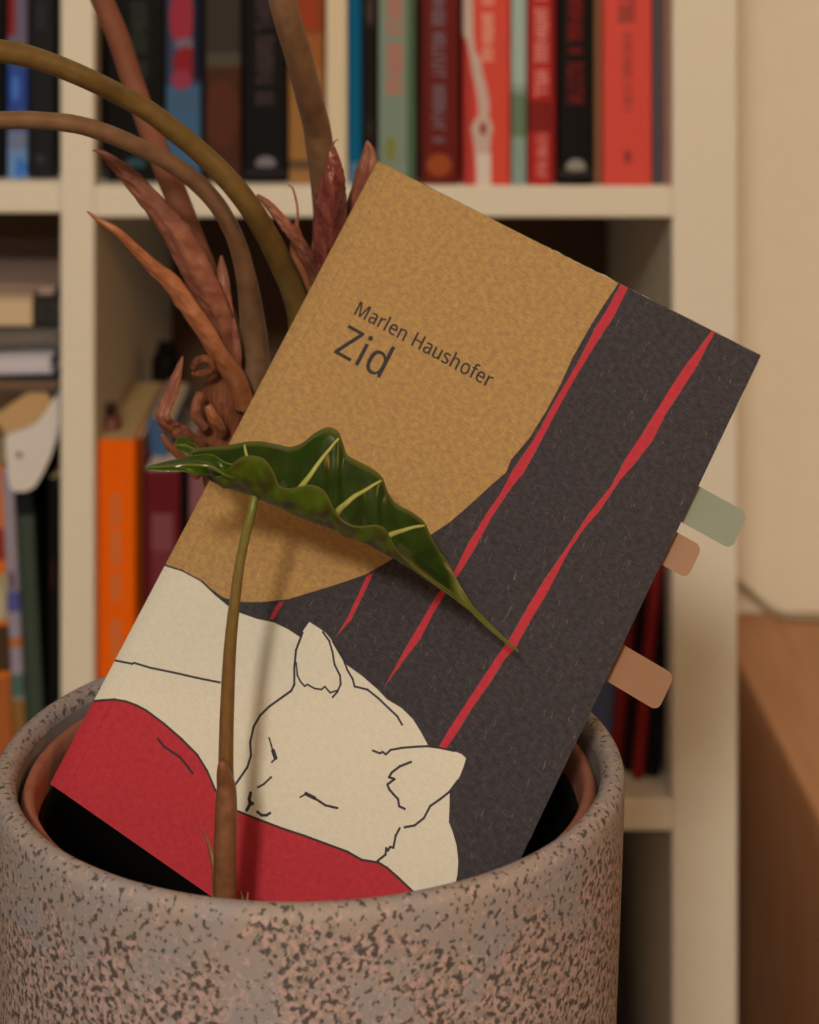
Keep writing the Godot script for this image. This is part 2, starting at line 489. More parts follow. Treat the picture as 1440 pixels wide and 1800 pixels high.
	var art_lines := [[0.052, [Vector2(-0.20, 17.63), Vector2(0.24, 17.33), Vector2(0.55, 17.13), Vector2(0.90, 17.00), Vector2(1.23, 16.93), Vector2(1.56, 16.90), Vector2(2.21, 16.93), Vector2(2.89, 17.01), Vector2(3.52, 17.13), Vector2(3.99, 17.34), Vector2(4.45, 17.64), Vector2(4.91, 17.77), Vector2(5.27, 17.78), Vector2(5.93, 17.65), Vector2(6.65, 17.50), Vector2(7.28, 17.34), Vector2(7.92, 17.20), Vector2(8.56, 17.06), Vector2(9.01, 17.03), Vector2(9.45, 16.85), Vector2(9.73, 16.84), Vector2(10.10, 16.89), Vector2(10.50, 16.96), Vector2(10.84, 17.01), Vector2(11.41, 17.12), Vector2(12.14, 17.32)]],
		[0.052, [Vector2(-0.19, 16.31), Vector2(-0.06, 16.26), Vector2(0.53, 16.05), Vector2(0.57, 16.00), Vector2(1.07, 15.87), Vector2(1.83, 15.61), Vector2(2.48, 15.40), Vector2(3.14, 15.17)]],
		[0.058, [Vector2(-0.10, 15.45), Vector2(-0.02, 15.30)]],
		[0.058, [Vector2(2.27, 17.36), Vector2(2.52, 17.44), Vector2(2.80, 17.44), Vector2(3.09, 17.44), Vector2(3.38, 17.52), Vector2(3.64, 17.61)]],
		[0.058, [Vector2(4.64, 12.83), Vector2(4.67, 13.08), Vector2(4.70, 13.32), Vector2(4.87, 13.71), Vector2(5.11, 14.13), Vector2(5.11, 14.32), Vector2(4.96, 14.60), Vector2(4.75, 14.99), Vector2(4.63, 15.33), Vector2(4.61, 15.67), Vector2(4.73, 16.08), Vector2(4.92, 16.35), Vector2(4.98, 16.67), Vector2(4.93, 17.02), Vector2(4.89, 17.28)]],
		[0.043, [Vector2(4.87, 13.61), Vector2(5.07, 13.88), Vector2(5.24, 13.98), Vector2(5.40, 14.02), Vector2(5.45, 13.94), Vector2(5.68, 13.93), Vector2(5.88, 13.85), Vector2(5.92, 13.74), Vector2(6.14, 13.80), Vector2(6.31, 13.63)]],
		[0.051, [Vector2(5.16, 12.52), Vector2(5.44, 12.63), Vector2(5.67, 12.84), Vector2(5.89, 13.10), Vector2(6.17, 13.27), Vector2(6.30, 13.46), Vector2(6.31, 13.68), Vector2(6.26, 13.87)]],
		[0.051, [Vector2(5.53, 12.59), Vector2(6.06, 12.86), Vector2(6.29, 13.04), Vector2(6.54, 13.17), Vector2(6.68, 13.31), Vector2(7.05, 13.20), Vector2(7.43, 13.24), Vector2(7.83, 13.32), Vector2(8.14, 13.38), Vector2(8.36, 13.50)]],
		[0.043, [Vector2(5.16, 15.70), Vector2(5.31, 15.83), Vector2(5.44, 15.95)]],
		[0.109, [Vector2(5.43, 15.93), Vector2(5.58, 16.05)]],
		[0.043, [Vector2(5.60, 16.05), Vector2(5.54, 16.20)]],
		[0.051, [Vector2(5.72, 16.54), Vector2(5.62, 16.80), Vector2(5.51, 16.96)]],
		[0.087, [Vector2(5.40, 17.19), Vector2(5.44, 17.34), Vector2(5.53, 17.43), Vector2(5.52, 17.62)]],
		[0.087, [Vector2(5.49, 17.40), Vector2(5.59, 17.39)]],
		[0.065, [Vector2(5.81, 17.50), Vector2(5.97, 17.51), Vector2(6.09, 17.44), Vector2(6.15, 17.34)]],
		[0.043, [Vector2(6.71, 16.56), Vector2(6.82, 16.39)]],
		[0.094, [Vector2(6.81, 16.40), Vector2(7.08, 16.37)]],
		[0.058, [Vector2(7.08, 16.37), Vector2(7.27, 16.37), Vector2(7.45, 16.37), Vector2(7.78, 16.26)]],
		[0.051, [Vector2(7.95, 14.49), Vector2(8.16, 14.45), Vector2(8.21, 14.38), Vector2(8.32, 14.39), Vector2(8.39, 14.22), Vector2(8.64, 14.02), Vector2(8.98, 13.79), Vector2(9.26, 13.62), Vector2(9.54, 13.50), Vector2(9.98, 13.35)]],
		[0.058, [Vector2(9.04, 14.20), Vector2(8.82, 14.45), Vector2(8.69, 14.71), Vector2(8.68, 14.85), Vector2(8.84, 14.81), Vector2(8.73, 15.03), Vector2(8.83, 15.11), Vector2(9.00, 15.16), Vector2(9.17, 15.20), Vector2(9.28, 15.34), Vector2(9.45, 15.32)]],
		[0.055, [Vector2(10.41, 13.96), Vector2(10.34, 14.32), Vector2(10.20, 14.61), Vector2(10.04, 14.90), Vector2(10.03, 15.25), Vector2(9.89, 15.54), Vector2(9.67, 15.72)]],
		[0.055, [Vector2(9.56, 15.81), Vector2(9.55, 16.03), Vector2(9.64, 16.32), Vector2(9.55, 16.35), Vector2(9.54, 16.46), Vector2(9.47, 16.43), Vector2(9.53, 16.58), Vector2(9.41, 16.83)]]]
	var ink := Color(0.182, 0.179, 0.222)
	# chalk strokes in the black ground
	var r := RandomNumberGenerator.new()
	r.seed = 99
	for i in 2600:
		var p := Vector2(r.randf() * W, r.randf() * 20.0)
		var a := 0.1 + 0.12 * r.randfn()
		var len_ := 0.05 + 0.12 * absf(r.randfn())
		var col := Color(0.415, 0.417, 0.469).lerp(Color(0.533, 0.503, 0.428), r.randf())
		cv.line([p, p + Vector2(sin(a), cos(a)) * len_], 0.018 + 0.02 * r.randf(), col, 0.10 + 0.55 * pow(r.randf(), 3.0), true)
	for s in art_stripes: cv.fill([s], Color(0.679, 0.196, 0.274), 3)
	for s in art_stripes:
		for i in range(0, s.size(), 2):
			if r.randf() < 0.7: cv.line([s[i], s[(i + 1) % s.size()]], 0.02, Color(0.533, 0.503, 0.428), 0.35)
	cv.fill([art_tan], Color(0.632, 0.516, 0.361), 1)
	for i in 700:
		var p := Vector2(r.randf() * W, r.randf() * 16.0)
		var q := p + Vector2(0.15 * r.randfn(), 1.0).normalized() * (0.06 + 0.16 * absf(r.randfn()))
		if Geometry2D.is_point_in_polygon(p, art_tan) and Geometry2D.is_point_in_polygon(q, art_tan):
			cv.line([p, q], 0.03 + 0.03 * r.randf(), Color(0.774, 0.690, 0.490), 0.06 + 0.3 * pow(r.randf(), 3.0), true)
	cv.line(art_tanline, 0.05, ink, 0.75)
	cv.fill([art_white], Color(0.806, 0.806, 0.803), 2)
	cv.line(art_whiteline, 0.03, ink, 0.8)
	cv.fill([art_red], Color(0.656, 0.187, 0.253), 3)
	for l in art_lines: cv.line(l[1], l[0], ink, 0.95)
	cv.fill(glyphs("Marlen Haushofer", "Droid Sans", 0.455, Vector2(1.608, 4.363)), ink, -1, 0.6)
	cv.fill(glyphs("Marlen Haushofer", "Droid Sans", 0.455, Vector2(1.60, 4.36)), ink, -1, 0.92)
	cv.fill(glyphs("Zid", "Droid Sans", 1.0, Vector2(1.60, 5.63)), ink, -1, 0.92)
	# paper and pigment grain, different in each printed field
	var fine := FastNoiseLite.new()
	fine.frequency = 0.45
	fine.seed = 3
	fine.fractal_octaves = 2
	var coarse := FastNoiseLite.new()
	coarse.frequency = 0.05
	coarse.seed = 8
	coarse.fractal_octaves = 4
	var laid := FastNoiseLite.new()
	laid.frequency = 0.24
	laid.seed = 21
	var w := cv.w
	var h := cv.h
	fine.offset = Vector3(0, 0, 4)
	var a := fine.get_image(w, h, false, false, false).get_data()
	var b := coarse.get_image(w, h, false, false, true).get_data()
	var l := laid.get_image(w / 6 + 1, h, false, false, true).get_data()
	var lw := w / 6 + 1
	var px := cv.px
	var amp := PackedFloat32Array([0.34, 0.16, 0.05, 0.10])
	var amc := PackedFloat32Array([0.16, 0.07, 0.015, 0.06])
	for y in h:
		for x in w:
			var i := y * w + x
			var g := cv.reg[i]
			var na := (a[i] - 128) / 128.0
			var nb := (b[i] - 128) / 128.0
			var nl := (l[y * lw + x / 6] - 128) / 128.0
			var f := 1.0 + amp[g] * (na * 0.8 + nl * 0.6) + amc[g] * nb
			var warm := (nb * 0.09 + na * 0.05) if g == 1 else 0.0
			var j := i * 3
			px[j] = clampi(int(px[j] * f), 0, 255)
			px[j + 1] = clampi(int(px[j + 1] * (f + warm * 0.4)), 0, 255)
			px[j + 2] = clampi(int(px[j + 2] * (f - warm)), 0, 255)
	return Image.create_from_data(w, h, false, Image.FORMAT_RGB8, px)


# ==================================================================== lamps and room
func globe(radius: float) -> SphereMesh:
	var s := SphereMesh.new()
	s.radius = radius * S
	s.height = radius * 2.0 * S
	s.radial_segments = 48
	s.rings = 24
	return s


func glow(key: String, col: Color, e: float) -> StandardMaterial3D:
	var m := plain(key, Color(0.9, 0.88, 0.84), 0.4)
	m.emission_enabled = true
	m.emission = col
	m.emission_energy_multiplier = e
	return m


func unseen_warm_lamp(at: Vector3, height: float, col: Color, e: float) -> void:
	var t := thing("unseen_warm_lamp", "unseen warm lamp with a drum shade, out of view, lighting the pot from the right", "lamp", at)
	var metal := plain("lamp_metal", Color(0.25, 0.24, 0.23), 0.4)
	obj("base", lathe([Vector2(0.01, 2.0), Vector2(12, 2.0), Vector2(12.5, 1.5), Vector2(12.5, 0), Vector2(0.01, 0)], 48), metal, t)
	obj("pole", lathe([Vector2(0.9, height - 14.0), Vector2(0.9, 1.9)], 24), metal, t)
	obj("shade", lathe([Vector2(0.01, 14.0), Vector2(13.0, 14.0), Vector2(14.0, 13.0), Vector2(14.0, -13.0), Vector2(13.0, -14.0), Vector2(0.01, -14.0)], 48), glow("shade_glow", col, 0.4), t, Vector3(0, height * S, 0))
	var l := OmniLight3D.new()
	l.name = "light"
	l.light_color = col
	l.light_energy = e
	l.light_size = 0.13
	l.omni_range = 8.0
	l.omni_attenuation = 2.0
	l.shadow_enabled = true
	l.position = Vector3(0, height * S, 0)
	t.add_child(l)


func unseen_ceiling_lamp(at: Vector3, height: float, col: Color, e: float) -> void:
	var t := thing("unseen_ceiling_lamp", "unseen globe lamp hanging out of view behind the viewer, giving the main light", "lamp", at)
	var metal := plain("lamp_metal", Color(0.25, 0.24, 0.23), 0.4)
	var drop := (height - 260.0) * S
	obj("canopy", lathe([Vector2(0.01, 0), Vector2(6, 0), Vector2(5.5, -2.5), Vector2(0.01, -3)], 32), metal, t)
	obj("cord", lathe([Vector2(0.3, -2.5), Vector2(0.3, height - 260.0 + 11.0 - 0.5)], 12), metal, t)
	obj("globe", globe(11.0), glow("ceiling_glow", col, 1.5), t, Vector3(0, drop, 0))
	var l := OmniLight3D.new()
	l.name = "light"
	l.light_color = col
	l.light_energy = e
	l.light_size = 11.0 * S
	l.omni_range = 9.0
	l.omni_attenuation = 2.0
	l.shadow_enabled = true
	l.position = Vector3(0, drop, 0)
	t.add_child(l)


func struct(called: String, size: Vector3, at: Vector3, mat: Material) -> MeshInstance3D:
	var o := obj(called, rbox(size, 0.0), mat, null, at * S)
	o.set_meta("kind", "structure")
	return o


func room() -> void:
	var plaster := mottled("plaster", [Color(0.93, 0.915, 0.89), Color(0.945, 0.93, 0.905)], 0.02, 0.9, Vector3(0.3, 0.3, 0.3))
	struct("wall_back", Vector3(440, 260, 10), Vector3(0, 130, -162.2), plaster)
	var dim_paint := mottled("brown_paint", [Color(0.54, 0.49, 0.43), Color(0.57, 0.52, 0.46)], 0.02, 0.9, Vector3(0.3, 0.3, 0.3))  # walls out of view, browned to weaken the light they throw back
	struct("wall_front", Vector3(440, 260, 10), Vector3(0, 130, 325), dim_paint)
	struct("wall_left", Vector3(10, 260, 480), Vector3(-215, 130, 80), dim_paint)
	struct("wall_right", Vector3(10, 260, 480), Vector3(215, 130, 80), dim_paint)
	struct("ceiling", Vector3(440, 10, 500), Vector3(0, 265, 80), mottled("ceiling_paint", [Color(0.72, 0.70, 0.67), Color(0.75, 0.73, 0.70)], 0.02, 0.9))  # out of view, greyed to weaken its bounced light
	struct("floor", Vector3(440, 10, 500), Vector3(0, -5, 80), wood("floor_wood", Color(0.34, 0.22, 0.14), Color(0.44, 0.30, 0.19)))  # out of view, kept dark so that less light bounces up


func bookcase() -> void:
	var t := thing("bookcase", "white open cube bookcase full of books behind the potted plant", "bookcase", c(0, 0, -137.5))
	var m := mottled("white_board", [Color(0.868, 0.866, 0.860), Color(0.880, 0.878, 0.872)], 0.05, 0.55, Vector3(0.5, 0.5, 0.5))
	var bx := func(called: String, x0: float, x1: float, y0: float, y1: float) -> void:
		obj(called, rbox(Vector3(x1 - x0, y1 - y0, 38.4), 0.12), m, t, c((x0 + x1) / 2, (y0 + y1) / 2, 0.3))
	bx.call("side_panel", 15.14, 18.91, 0.0, 146.8)
	bx.call("side_panel", -57.3, -53.5, 0.0, 146.8)
	bx.call("divider", -20.13, -18.16, 3.8, 143.0)
	bx.call("top_panel", -53.5, 15.14, 143.0, 146.8)
	bx.call("bottom_panel", -53.5, 15.14, 0.0, 3.8)
	obj("back_panel", rbox(Vector3(75.9, 146.0, 0.4), 0.05), mottled("hardboard", [Color(0.349, 0.271, 0.220), Color(0.397, 0.314, 0.259)], 0.03, 0.85), t, c(-19.2, 73.2, -19.45))
	for y in [109.45, 74.1, 38.75]:
		bx.call("shelf", -18.16, 15.14, y - 1.84, y)
		bx.call("shelf", -53.5, -20.13, y - 1.59, y + 0.25)


func desk() -> void:
	var t := thing("desk", "brown wooden desk beside the bookcase with a plain side panel", "desk")
	var top := wood("desk_wood", Color(0.733, 0.564, 0.442), Color(0.772, 0.597, 0.481), 0.6)
	# its left end is cut slightly askew to the wall
	var slab := func(called: String, p: Array, y0: float, y1: float, m: Material) -> void:
		var st := SurfaceTool.new()
		st.begin(Mesh.PRIMITIVE_TRIANGLES)
		st.set_smooth_group(-1)
		var b := 0.15
		var rings := []
		for q in [[y0, b], [y0 + b, 0.0], [y1 - b, 0.0], [y1, b]]:
			var ring := []
			for i in 4:
				var v: Vector2 = p[i]
				var into: Vector2 = (p[(i + 1) % 4] - v).normalized() + (p[(i + 3) % 4] - v).normalized()
				ring.append(c(v.x + into.x * q[1], q[0], v.y + into.y * q[1]))
			rings.append(ring)
		for k in 3:
			for i in 4:
				var i2 := (i + 1) % 4
				for q in [rings[k][i], rings[k][i2], rings[k + 1][i2], rings[k][i], rings[k + 1][i2], rings[k + 1][i]]: st.add_vertex(q)
		for k in [3, 2, 1, 3, 1, 0]: st.add_vertex(rings[0][k])
		for k in [0, 1, 2, 0, 2, 3]: st.add_vertex(rings[3][k])
		st.generate_normals()
		obj(called, st.commit(), m, t)
	slab.call("desktop", [Vector2(23.2, -157.0), Vector2(25.4, -100.0), Vector2(140, -100.0), Vector2(140, -157.0)], 68.6, 70.8, top)
	slab.call("side_panel", [Vector2(23.5, -156.5), Vector2(25.6, -101.0), Vector2(27.8, -101.0), Vector2(25.7, -156.5)], 0.0, 68.6, top)
	slab.call("side_panel", [Vector2(137, -156.5), Vector2(137, -97.5), Vector2(139.2, -97.5), Vector2(139.2, -156.5)], 0.0, 68.6, top)
	# the cable that comes down along the wall behind the desk
	var cable := obj("cable", tube([Vector4(24.2, 74.4, -155.2, 0.28), Vector4(25.0, 73.5, -155.4, 0.28), Vector4(26.3, 72.4, -155.6, 0.28), Vector4(27.8, 71.3, -155.4, 0.28), Vector4(30, 71.1, -155.0, 0.28), Vector4(36, 71.1, -154.6, 0.28)], 12), plain("cable", Color(0.589, 0.564, 0.507), 0.5))
	tag(cable, "grey cable hanging down the wall onto the back of the desk", "cable")


func plant_stand() -> void:
	var t := thing("plant_stand", "round wooden plant stand carrying the speckled pot", "stand", c(-2.8, 0, -57.9))
	var m := wood("stand_wood", Color(0.36, 0.22, 0.13), Color(0.48, 0.31, 0.18))
	obj("top", lathe([Vector2(0.01, 85.0), Vector2(12.0, 85.0), Vector2(12.5, 84.6), Vector2(12.5, 83.2), Vector2(12.0, 82.8), Vector2(0.01, 82.8)], 64), m, t)
	for k in 3:
		var a := TAU * k / 3.0 + 0.5
		obj("leg", tube([Vector4(cos(a) * 7, 83.0, sin(a) * 7, 1.4), Vector4(cos(a) * 9, 40.0, sin(a) * 9, 1.3), Vector4(cos(a) * 11, 0.0, sin(a) * 11, 1.0)], 14), m, t)


# ==================================================================== pots
func pot_texture() -> Array:
	# mottled stoneware glaze: taupe ground, pink flakes, dark flecks; a plain glazed band round the rim that ends in a ragged line
	var w := 2048
	var h := 1536
	var mk := func(f: float, s: int, oct: int) -> PackedByteArray:
		var n := FastNoiseLite.new()
		n.frequency = f
		n.seed = s
		n.fractal_octaves = oct
		n.domain_warp_enabled = true
		n.domain_warp_amplitude = 12.0
		n.domain_warp_frequency = 0.05
		var im := n.get_seamless_image(1640, h, false, false, 0.1, false)
		im.resize(w, h, Image.INTERPOLATE_BILINEAR)
		return im.get_data()
	var pink: PackedByteArray = mk.call(0.054, 11, 4)
	var dark: PackedByteArray = mk.call(0.064, 12, 4)
	var pale: PackedByteArray = mk.call(0.075, 13, 2)
	var big: PackedByteArray = mk.call(0.006, 14, 3)
	var px := PackedByteArray()
	px.resize(w * h * 3)
	var hg := PackedByteArray()
	hg.resize(w * h)
	var base := Color(0.577, 0.534, 0.541)
	var rim := Color(0.600, 0.564, 0.572)
	var rimb := Color(0.569, 0.555, 0.603)
	var pk := Color(0.711, 0.612, 0.639)
	var dk := Color(0.261, 0.252, 0.279)
	var pl := Color(0.695, 0.655, 0.685)
	for y in h:
		for x in w:
			var i := y * w + x
			var nb := (big[i] - 128) / 128.0
			var edge := y - 150 - nb * 190.0 - (pale[i] - 128) * 0.35          # below the ragged lower end of the rim glaze when positive
			var raw := clampf(edge / 36.0 + 0.5, 0.0, 1.0)
			var col := base.lerp(rim.lerp(rimb, clampf(nb * 1.6 + 0.5, 0, 1)), 1.0 - raw)
			var np := (pink[i] - 128) / 128.0
			var nd := (dark[i] - 128) / 128.0
			var f := clampf((np + 0.05 - (1.0 - raw) * 0.34) * 7.0, 0.0, 1.0)
			col = col.lerp(pk, f * 0.85)
			var g := clampf((nd - 0.03 - (1.0 - raw) * 0.21) * 7.0, 0.0, 1.0)
			col = col.lerp(dk, g * 0.85)
			var e := clampf(((pale[i] - 128) / 128.0 - 0.22) * 8.0, 0.0, 1.0) * raw
			col = col.lerp(pl, e * 0.6)
			if absf(edge + 14.0) < 3.5 and nb > 0.02: col = col.lerp(pl, 0.8)   # the pale run where the rim glaze stops
			px[i * 3] = col.r8
			px[i * 3 + 1] = col.g8
			px[i * 3 + 2] = col.b8
			hg[i] = clampi(int(120 + f * 40 - g * 60 + (1.0 - raw) * 50), 0, 255)
	return [Image.create_from_data(w, h, false, Image.FORMAT_RGB8, px), Image.create_from_data(w, h, false, Image.FORMAT_L8, hg)]


func cover_pot() -> void:
	var m := StandardMaterial3D.new()
	m.resource_name = "speckled_stoneware"
	var tex := pot_texture()
	m.albedo_texture = ImageTexture.create_from_image(tex[0])
	m.roughness = 0.62
	m.metallic_specular = 0.35
	var pr := []
	# inner floor, inner wall, rounded rim, outer wall, foot; the pot's outside is what the texture is measured for
	for a in 13:
		var t := PI * (1.0 - a / 12.0)
		pr.append(Vector2(8.5 + 0.34 * cos(t), 17.25 + 0.40 * sin(t)))
	for y in [16.5, 14.0, 11.0, 8.0, 5.0, 2.5, 1.0]:
		pr.append(Vector2(8.84 - 0.033 * (17.25 - y), y))
	pr.append(Vector2(8.2, 0.35)); pr.append(Vector2(7.6, 0.0)); pr.append(Vector2(0.01, 0.0))
	var t := thing("plant_pot", "speckled grey and pink stoneware cover pot with a smooth rim", "pot", c(-2.8, 85.05, -57.9))
	obj("pot_wall", lathe(pr, 160, 2.0, 0.03), m, t)
	var inside := []
	inside.append(Vector2(0.01, 1.2)); inside.append(Vector2(7.2, 1.2)); inside.append(Vector2(7.7, 1.8)); inside.append(Vector2(8.16, 17.25))
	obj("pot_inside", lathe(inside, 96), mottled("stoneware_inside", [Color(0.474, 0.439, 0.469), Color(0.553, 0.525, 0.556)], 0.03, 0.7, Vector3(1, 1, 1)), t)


func terracotta_pot() -> void:
	var m := mottled("terracotta", [Color(0.521, 0.309, 0.253), Color(0.592, 0.369, 0.305), Color(0.553, 0.387, 0.356)], 0.02, 0.85, Vector3(1, 1, 1), 0.02)
	var o := obj("terracotta_pot", lathe([Vector2(0.01, 1.8), Vector2(5.6, 1.8), Vector2(6.2, 4.0), Vector2(7.58, 15.2), Vector2(7.62, 16.7), Vector2(7.68, 16.98), Vector2(7.82, 17.12), Vector2(7.96, 17.05), Vector2(8.06, 16.8), Vector2(8.06, 14.6), Vector2(7.7, 14.4), Vector2(6.5, 4.0), Vector2(5.9, 1.25), Vector2(0.01, 1.25)], 128, 1.0, 0.02), m, null, c(-2.8, 85.05, -57.9))
	tag(o, "plain reddish terracotta nursery pot standing inside the speckled pot", "pot")


func liner() -> void:
	var o := obj("black_liner", lathe([Vector2(0.01, 2.0), Vector2(5.5, 2.0), Vector2(6.2, 4.5), Vector2(7.48, 15.6), Vector2(7.54, 16.2), Vector2(7.48, 16.2), Vector2(7.42, 15.6), Vector2(6.1, 4.5), Vector2(5.4, 2.15), Vector2(0.01, 2.15)], 96), plain("black_plastic_liner", Color(0.07, 0.07, 0.075), 0.6, 0.15), null, c(-2.8, 85.05, -57.9))
	tag(o, "thin black plastic liner inside the terracotta pot, under the book", "liner")


func soil() -> void:
	var m := mottled("soil", [Color(0.07, 0.06, 0.05), Color(0.12, 0.095, 0.075)], 0.06, 0.95, Vector3(2, 2, 2), 0.1)
	var noise := FastNoiseLite.new()
	noise.frequency = 0.5
	var rows := []
	for i in 26:
		var row := PackedVector3Array()
		for k in 64:
			var r := 7.0 * i / 25.0 + 0.02
			var a := TAU * k / 64.0
			row.append(c(cos(a) * r, 11.0 + 0.35 * noise.get_noise_2d(cos(a) * r * 3.0, sin(a) * r * 3.0) - (0.25 if i > 22 else 0.0), sin(a) * r))
		rows.append(row)
	var o := obj("soil", grid(rows, true, false), m, null, c(-2.8, 85.05, -57.9))
	tag(o, "dark potting soil inside the terracotta pot", "soil", "", "stuff")


# ==================================================================== the book in the pot
const BO := Vector3(-0.9840, 118.7709, -62.3822)      # top left corner of the front cover
const BU := Vector3(0.845433, -0.371957, 0.383263)      # across the cover
const BV := Vector3(-0.465849, -0.864537, 0.188575)      # down the cover
const BN := Vector3(0.261203, -0.337970, -0.904184)      # away from the viewer, into the book


func front_book() -> void:
	var W := 12.819
	var t := thing("paperback_book", "paperback with a sleeping white cat on its cover leaning in the pot", "book", BO * S)
	t.basis = Basis(BU, -BV, -BN)
	var art := StandardMaterial3D.new()
	art.resource_name = "printed_cover"
	art.albedo_texture = ImageTexture.create_from_image(cover_art())
	art.roughness = 0.72
	art.metallic_specular = 0.3
	art.texture_repeat = false
	var paper := plain("paper_edge", Color(0.750, 0.741, 0.726), 0.85)
	# local axes: x across, y up, z out of the front cover; a scored groove runs beside the spine
	var xs := [0.0, 0.03, 0.5, 0.522, 0.526, 0.529, 0.552, 0.555, 0.56, 3.0, 6.0, 9.0, W - 0.03, W]
	var dz := [-0.03, 0.0, 0.0, 0.0, 0.0, -0.045, -0.045, 0.0, 0.0, 0.006, 0.012, 0.006, 0.0, -0.012]
	var st := SurfaceTool.new()
	st.begin(Mesh.PRIMITIVE_TRIANGLES)
	st.set_smooth_group(0)
	var rows := 41
	for j in rows:
		var y := -20.0 * j / (rows - 1)
		for i in xs.size():
			st.set_uv(Vector2(xs[i] / W, -y / 20.0))
			st.add_vertex(c(xs[i], y, dz[i]))
	for j in rows - 1:
		for i in xs.size() - 1:
			var a := j * xs.size() + i
			for k in [a, a + 1, a + xs.size(), a + 1, a + xs.size() + 1, a + xs.size()]:
				st.add_index(k)
	st.generate_normals()
	var mesh := st.commit()
	var cover := obj("front_cover", mesh, art, t)
	# the sheet behind the print: its cut edges are bare, slightly frayed board
	var fr := RandomNumberGenerator.new()
	fr.seed = 31
	var rim := []
	for k in 91: rim.append(Vector2((W - 0.004) * k / 90.0, (0.006 + 0.016 * absf(fr.randfn()) if k > 40 else 0.004 + 0.004 * absf(fr.randfn()))))
	for k in range(1, 120): rim.append(Vector2(W - 0.010 + 0.012 * pow(fr.randf(), 4.0) + (0.012 if k < 7 else 0.0), -20.0 * k / 120.0))
	rim.append(Vector2(W - 0.01, -19.99)); rim.append(Vector2(0.012, -19.99)); rim.append(Vector2(0.012, -0.004))
	var sh := SurfaceTool.new()
	sh.begin(Mesh.PRIMITIVE_TRIANGLES)
	sh.set_smooth_group(-1)
	for i in rim.size():
		var a: Vector2 = rim[i]
		var b: Vector2 = rim[(i + 1) % rim.size()]
		var mid := Vector2(W * 0.5, -10)
		for q in [[a, -0.014, b, -0.014, a, -0.06], [b, -0.014, b, -0.06, a, -0.06], [mid, -0.06, a, -0.06, b, -0.06], [mid, -0.055, b, -0.055, a, -0.055]]:
			for k in [0, 2, 4]:
				sh.add_vertex(c(q[k].x, q[k].y, q[k + 1]))
	sh.generate_normals()
	obj("cover_board", sh.commit(), paper, t).set_meta("label", "bare frayed edge of the cover board")
	obj("spine", rbox(Vector3(0.03, 20.0, 1.36), 0.01), plain("book_spine", Color(0.237, 0.222, 0.253), 0.7), t, c(0.015, -10, -0.72))
	# the page block leans with the cover, so its fore-edge draws back from the front
	var pages := SurfaceTool.new()
	pages.begin(Mesh.PRIMITIVE_TRIANGLES)
	pages.set_smooth_group(-1)
	var n := 40
	for k in n:
		var z0 := -0.065 - 1.27 * k / n
		var z1 := -0.065 - 1.27 * (k + 0.85) / n
		var w := W - 0.10 - 0.42 * k / n - 0.02 * fr.randf()
		var top := -0.06 - 0.03 * fr.randf()
		var q := [c(0.04, top, z0), c(w, top, z0), c(w, -19.94, z0), c(0.04, -19.94, z0), c(0.04, top, z1), c(w, top, z1), c(w, -19.94, z1), c(0.04, -19.94, z1)]
		for f in [[0, 1, 2, 3], [5, 4, 7, 6], [1, 5, 6, 2], [4, 0, 3, 7], [4, 5, 1, 0], [3, 2, 6, 7]]:
			for v in [f[0], f[1], f[2], f[0], f[2], f[3]]:
				pages.add_vertex(q[v])
	pages.generate_normals()
	obj("pages", pages.commit(), plain("page_paper", Color(0.750, 0.720, 0.685), 0.9), t)
	obj("back_cover", rbox(Vector3(W - 0.5, 20.0, 0.035), 0.01), plain("book_back", Color(0.237, 0.222, 0.253), 0.7), t, c((W - 0.5) / 2, -10, -1.38))


func tabs() -> void:
	var W := 12.819
	var spec := [
		["sage green sticky tab, the uppermost and largest on the book's edge", 3.98, 5.07, 12.0, 14.28, -0.55, Color(0.482, 0.525, 0.496)],
		["short tan sticky tab just below the green tab on the book's edge", 5.37, 6.34, 11.9, 13.54, -0.62, Color(0.565, 0.426, 0.338)],
		["orange-tan sticky tab, the lowest one, nearest the pot rim", 8.73, 9.79, 12.0, 14.32, -0.78, Color(0.527, 0.376, 0.279)]]
	for s in spec:
		var v0: float = s[1]
		var v1: float = s[2]
		var x0: float = s[3]
		var x1: float = s[4]
		var r := 0.22
		var pts := [Vector2(x0, -v0)]
		for k in 9: pts.append(Vector2(x1 - r + r * sin(PI / 2 * k / 8.0), -v0 - r + r * cos(PI / 2 * k / 8.0)))
		for k in 9: pts.append(Vector2(x1 - r + r * cos(PI / 2 * k / 8.0), -v1 + r - r * sin(PI / 2 * k / 8.0)))
		pts.append(Vector2(x0, -v1))
		var st := SurfaceTool.new()
		st.begin(Mesh.PRIMITIVE_TRIANGLES)
		st.set_smooth_group(-1)
		var mid := Vector2((x0 + x1) / 2, -(v0 + v1) / 2)
		for i in pts.size():
			var a: Vector2 = pts[i]
			var b: Vector2 = pts[(i + 1) % pts.size()]
			for q in [[mid, 0.006, a, 0.006, b, 0.006], [mid, -0.006, b, -0.006, a, -0.006], [a, 0.006, a, -0.006, b, 0.006], [b, 0.006, a, -0.006, b, -0.006]]:
				for k in [0, 2, 4]:
					var p: Vector2 = q[k]
					st.add_vertex(c(p.x, p.y, q[k + 1] + 0.02 * maxf(0.0, p.x - W)))
		st.generate_normals()
		var m := plain("tab_%d" % spec.find(s), s[6], 0.55)
		m.backlight_enabled = true
		m.backlight = Color(0.25, 0.2, 0.15)
		var o := obj("sticky_tab", st.commit(), m)
		o.transform = Transform3D(Basis(BU, -BV, -BN), BO * S + BN * (-(s[5] as float)) * S)
		tag(o, s[0], "sticky tab", "sticky tabs in the book")


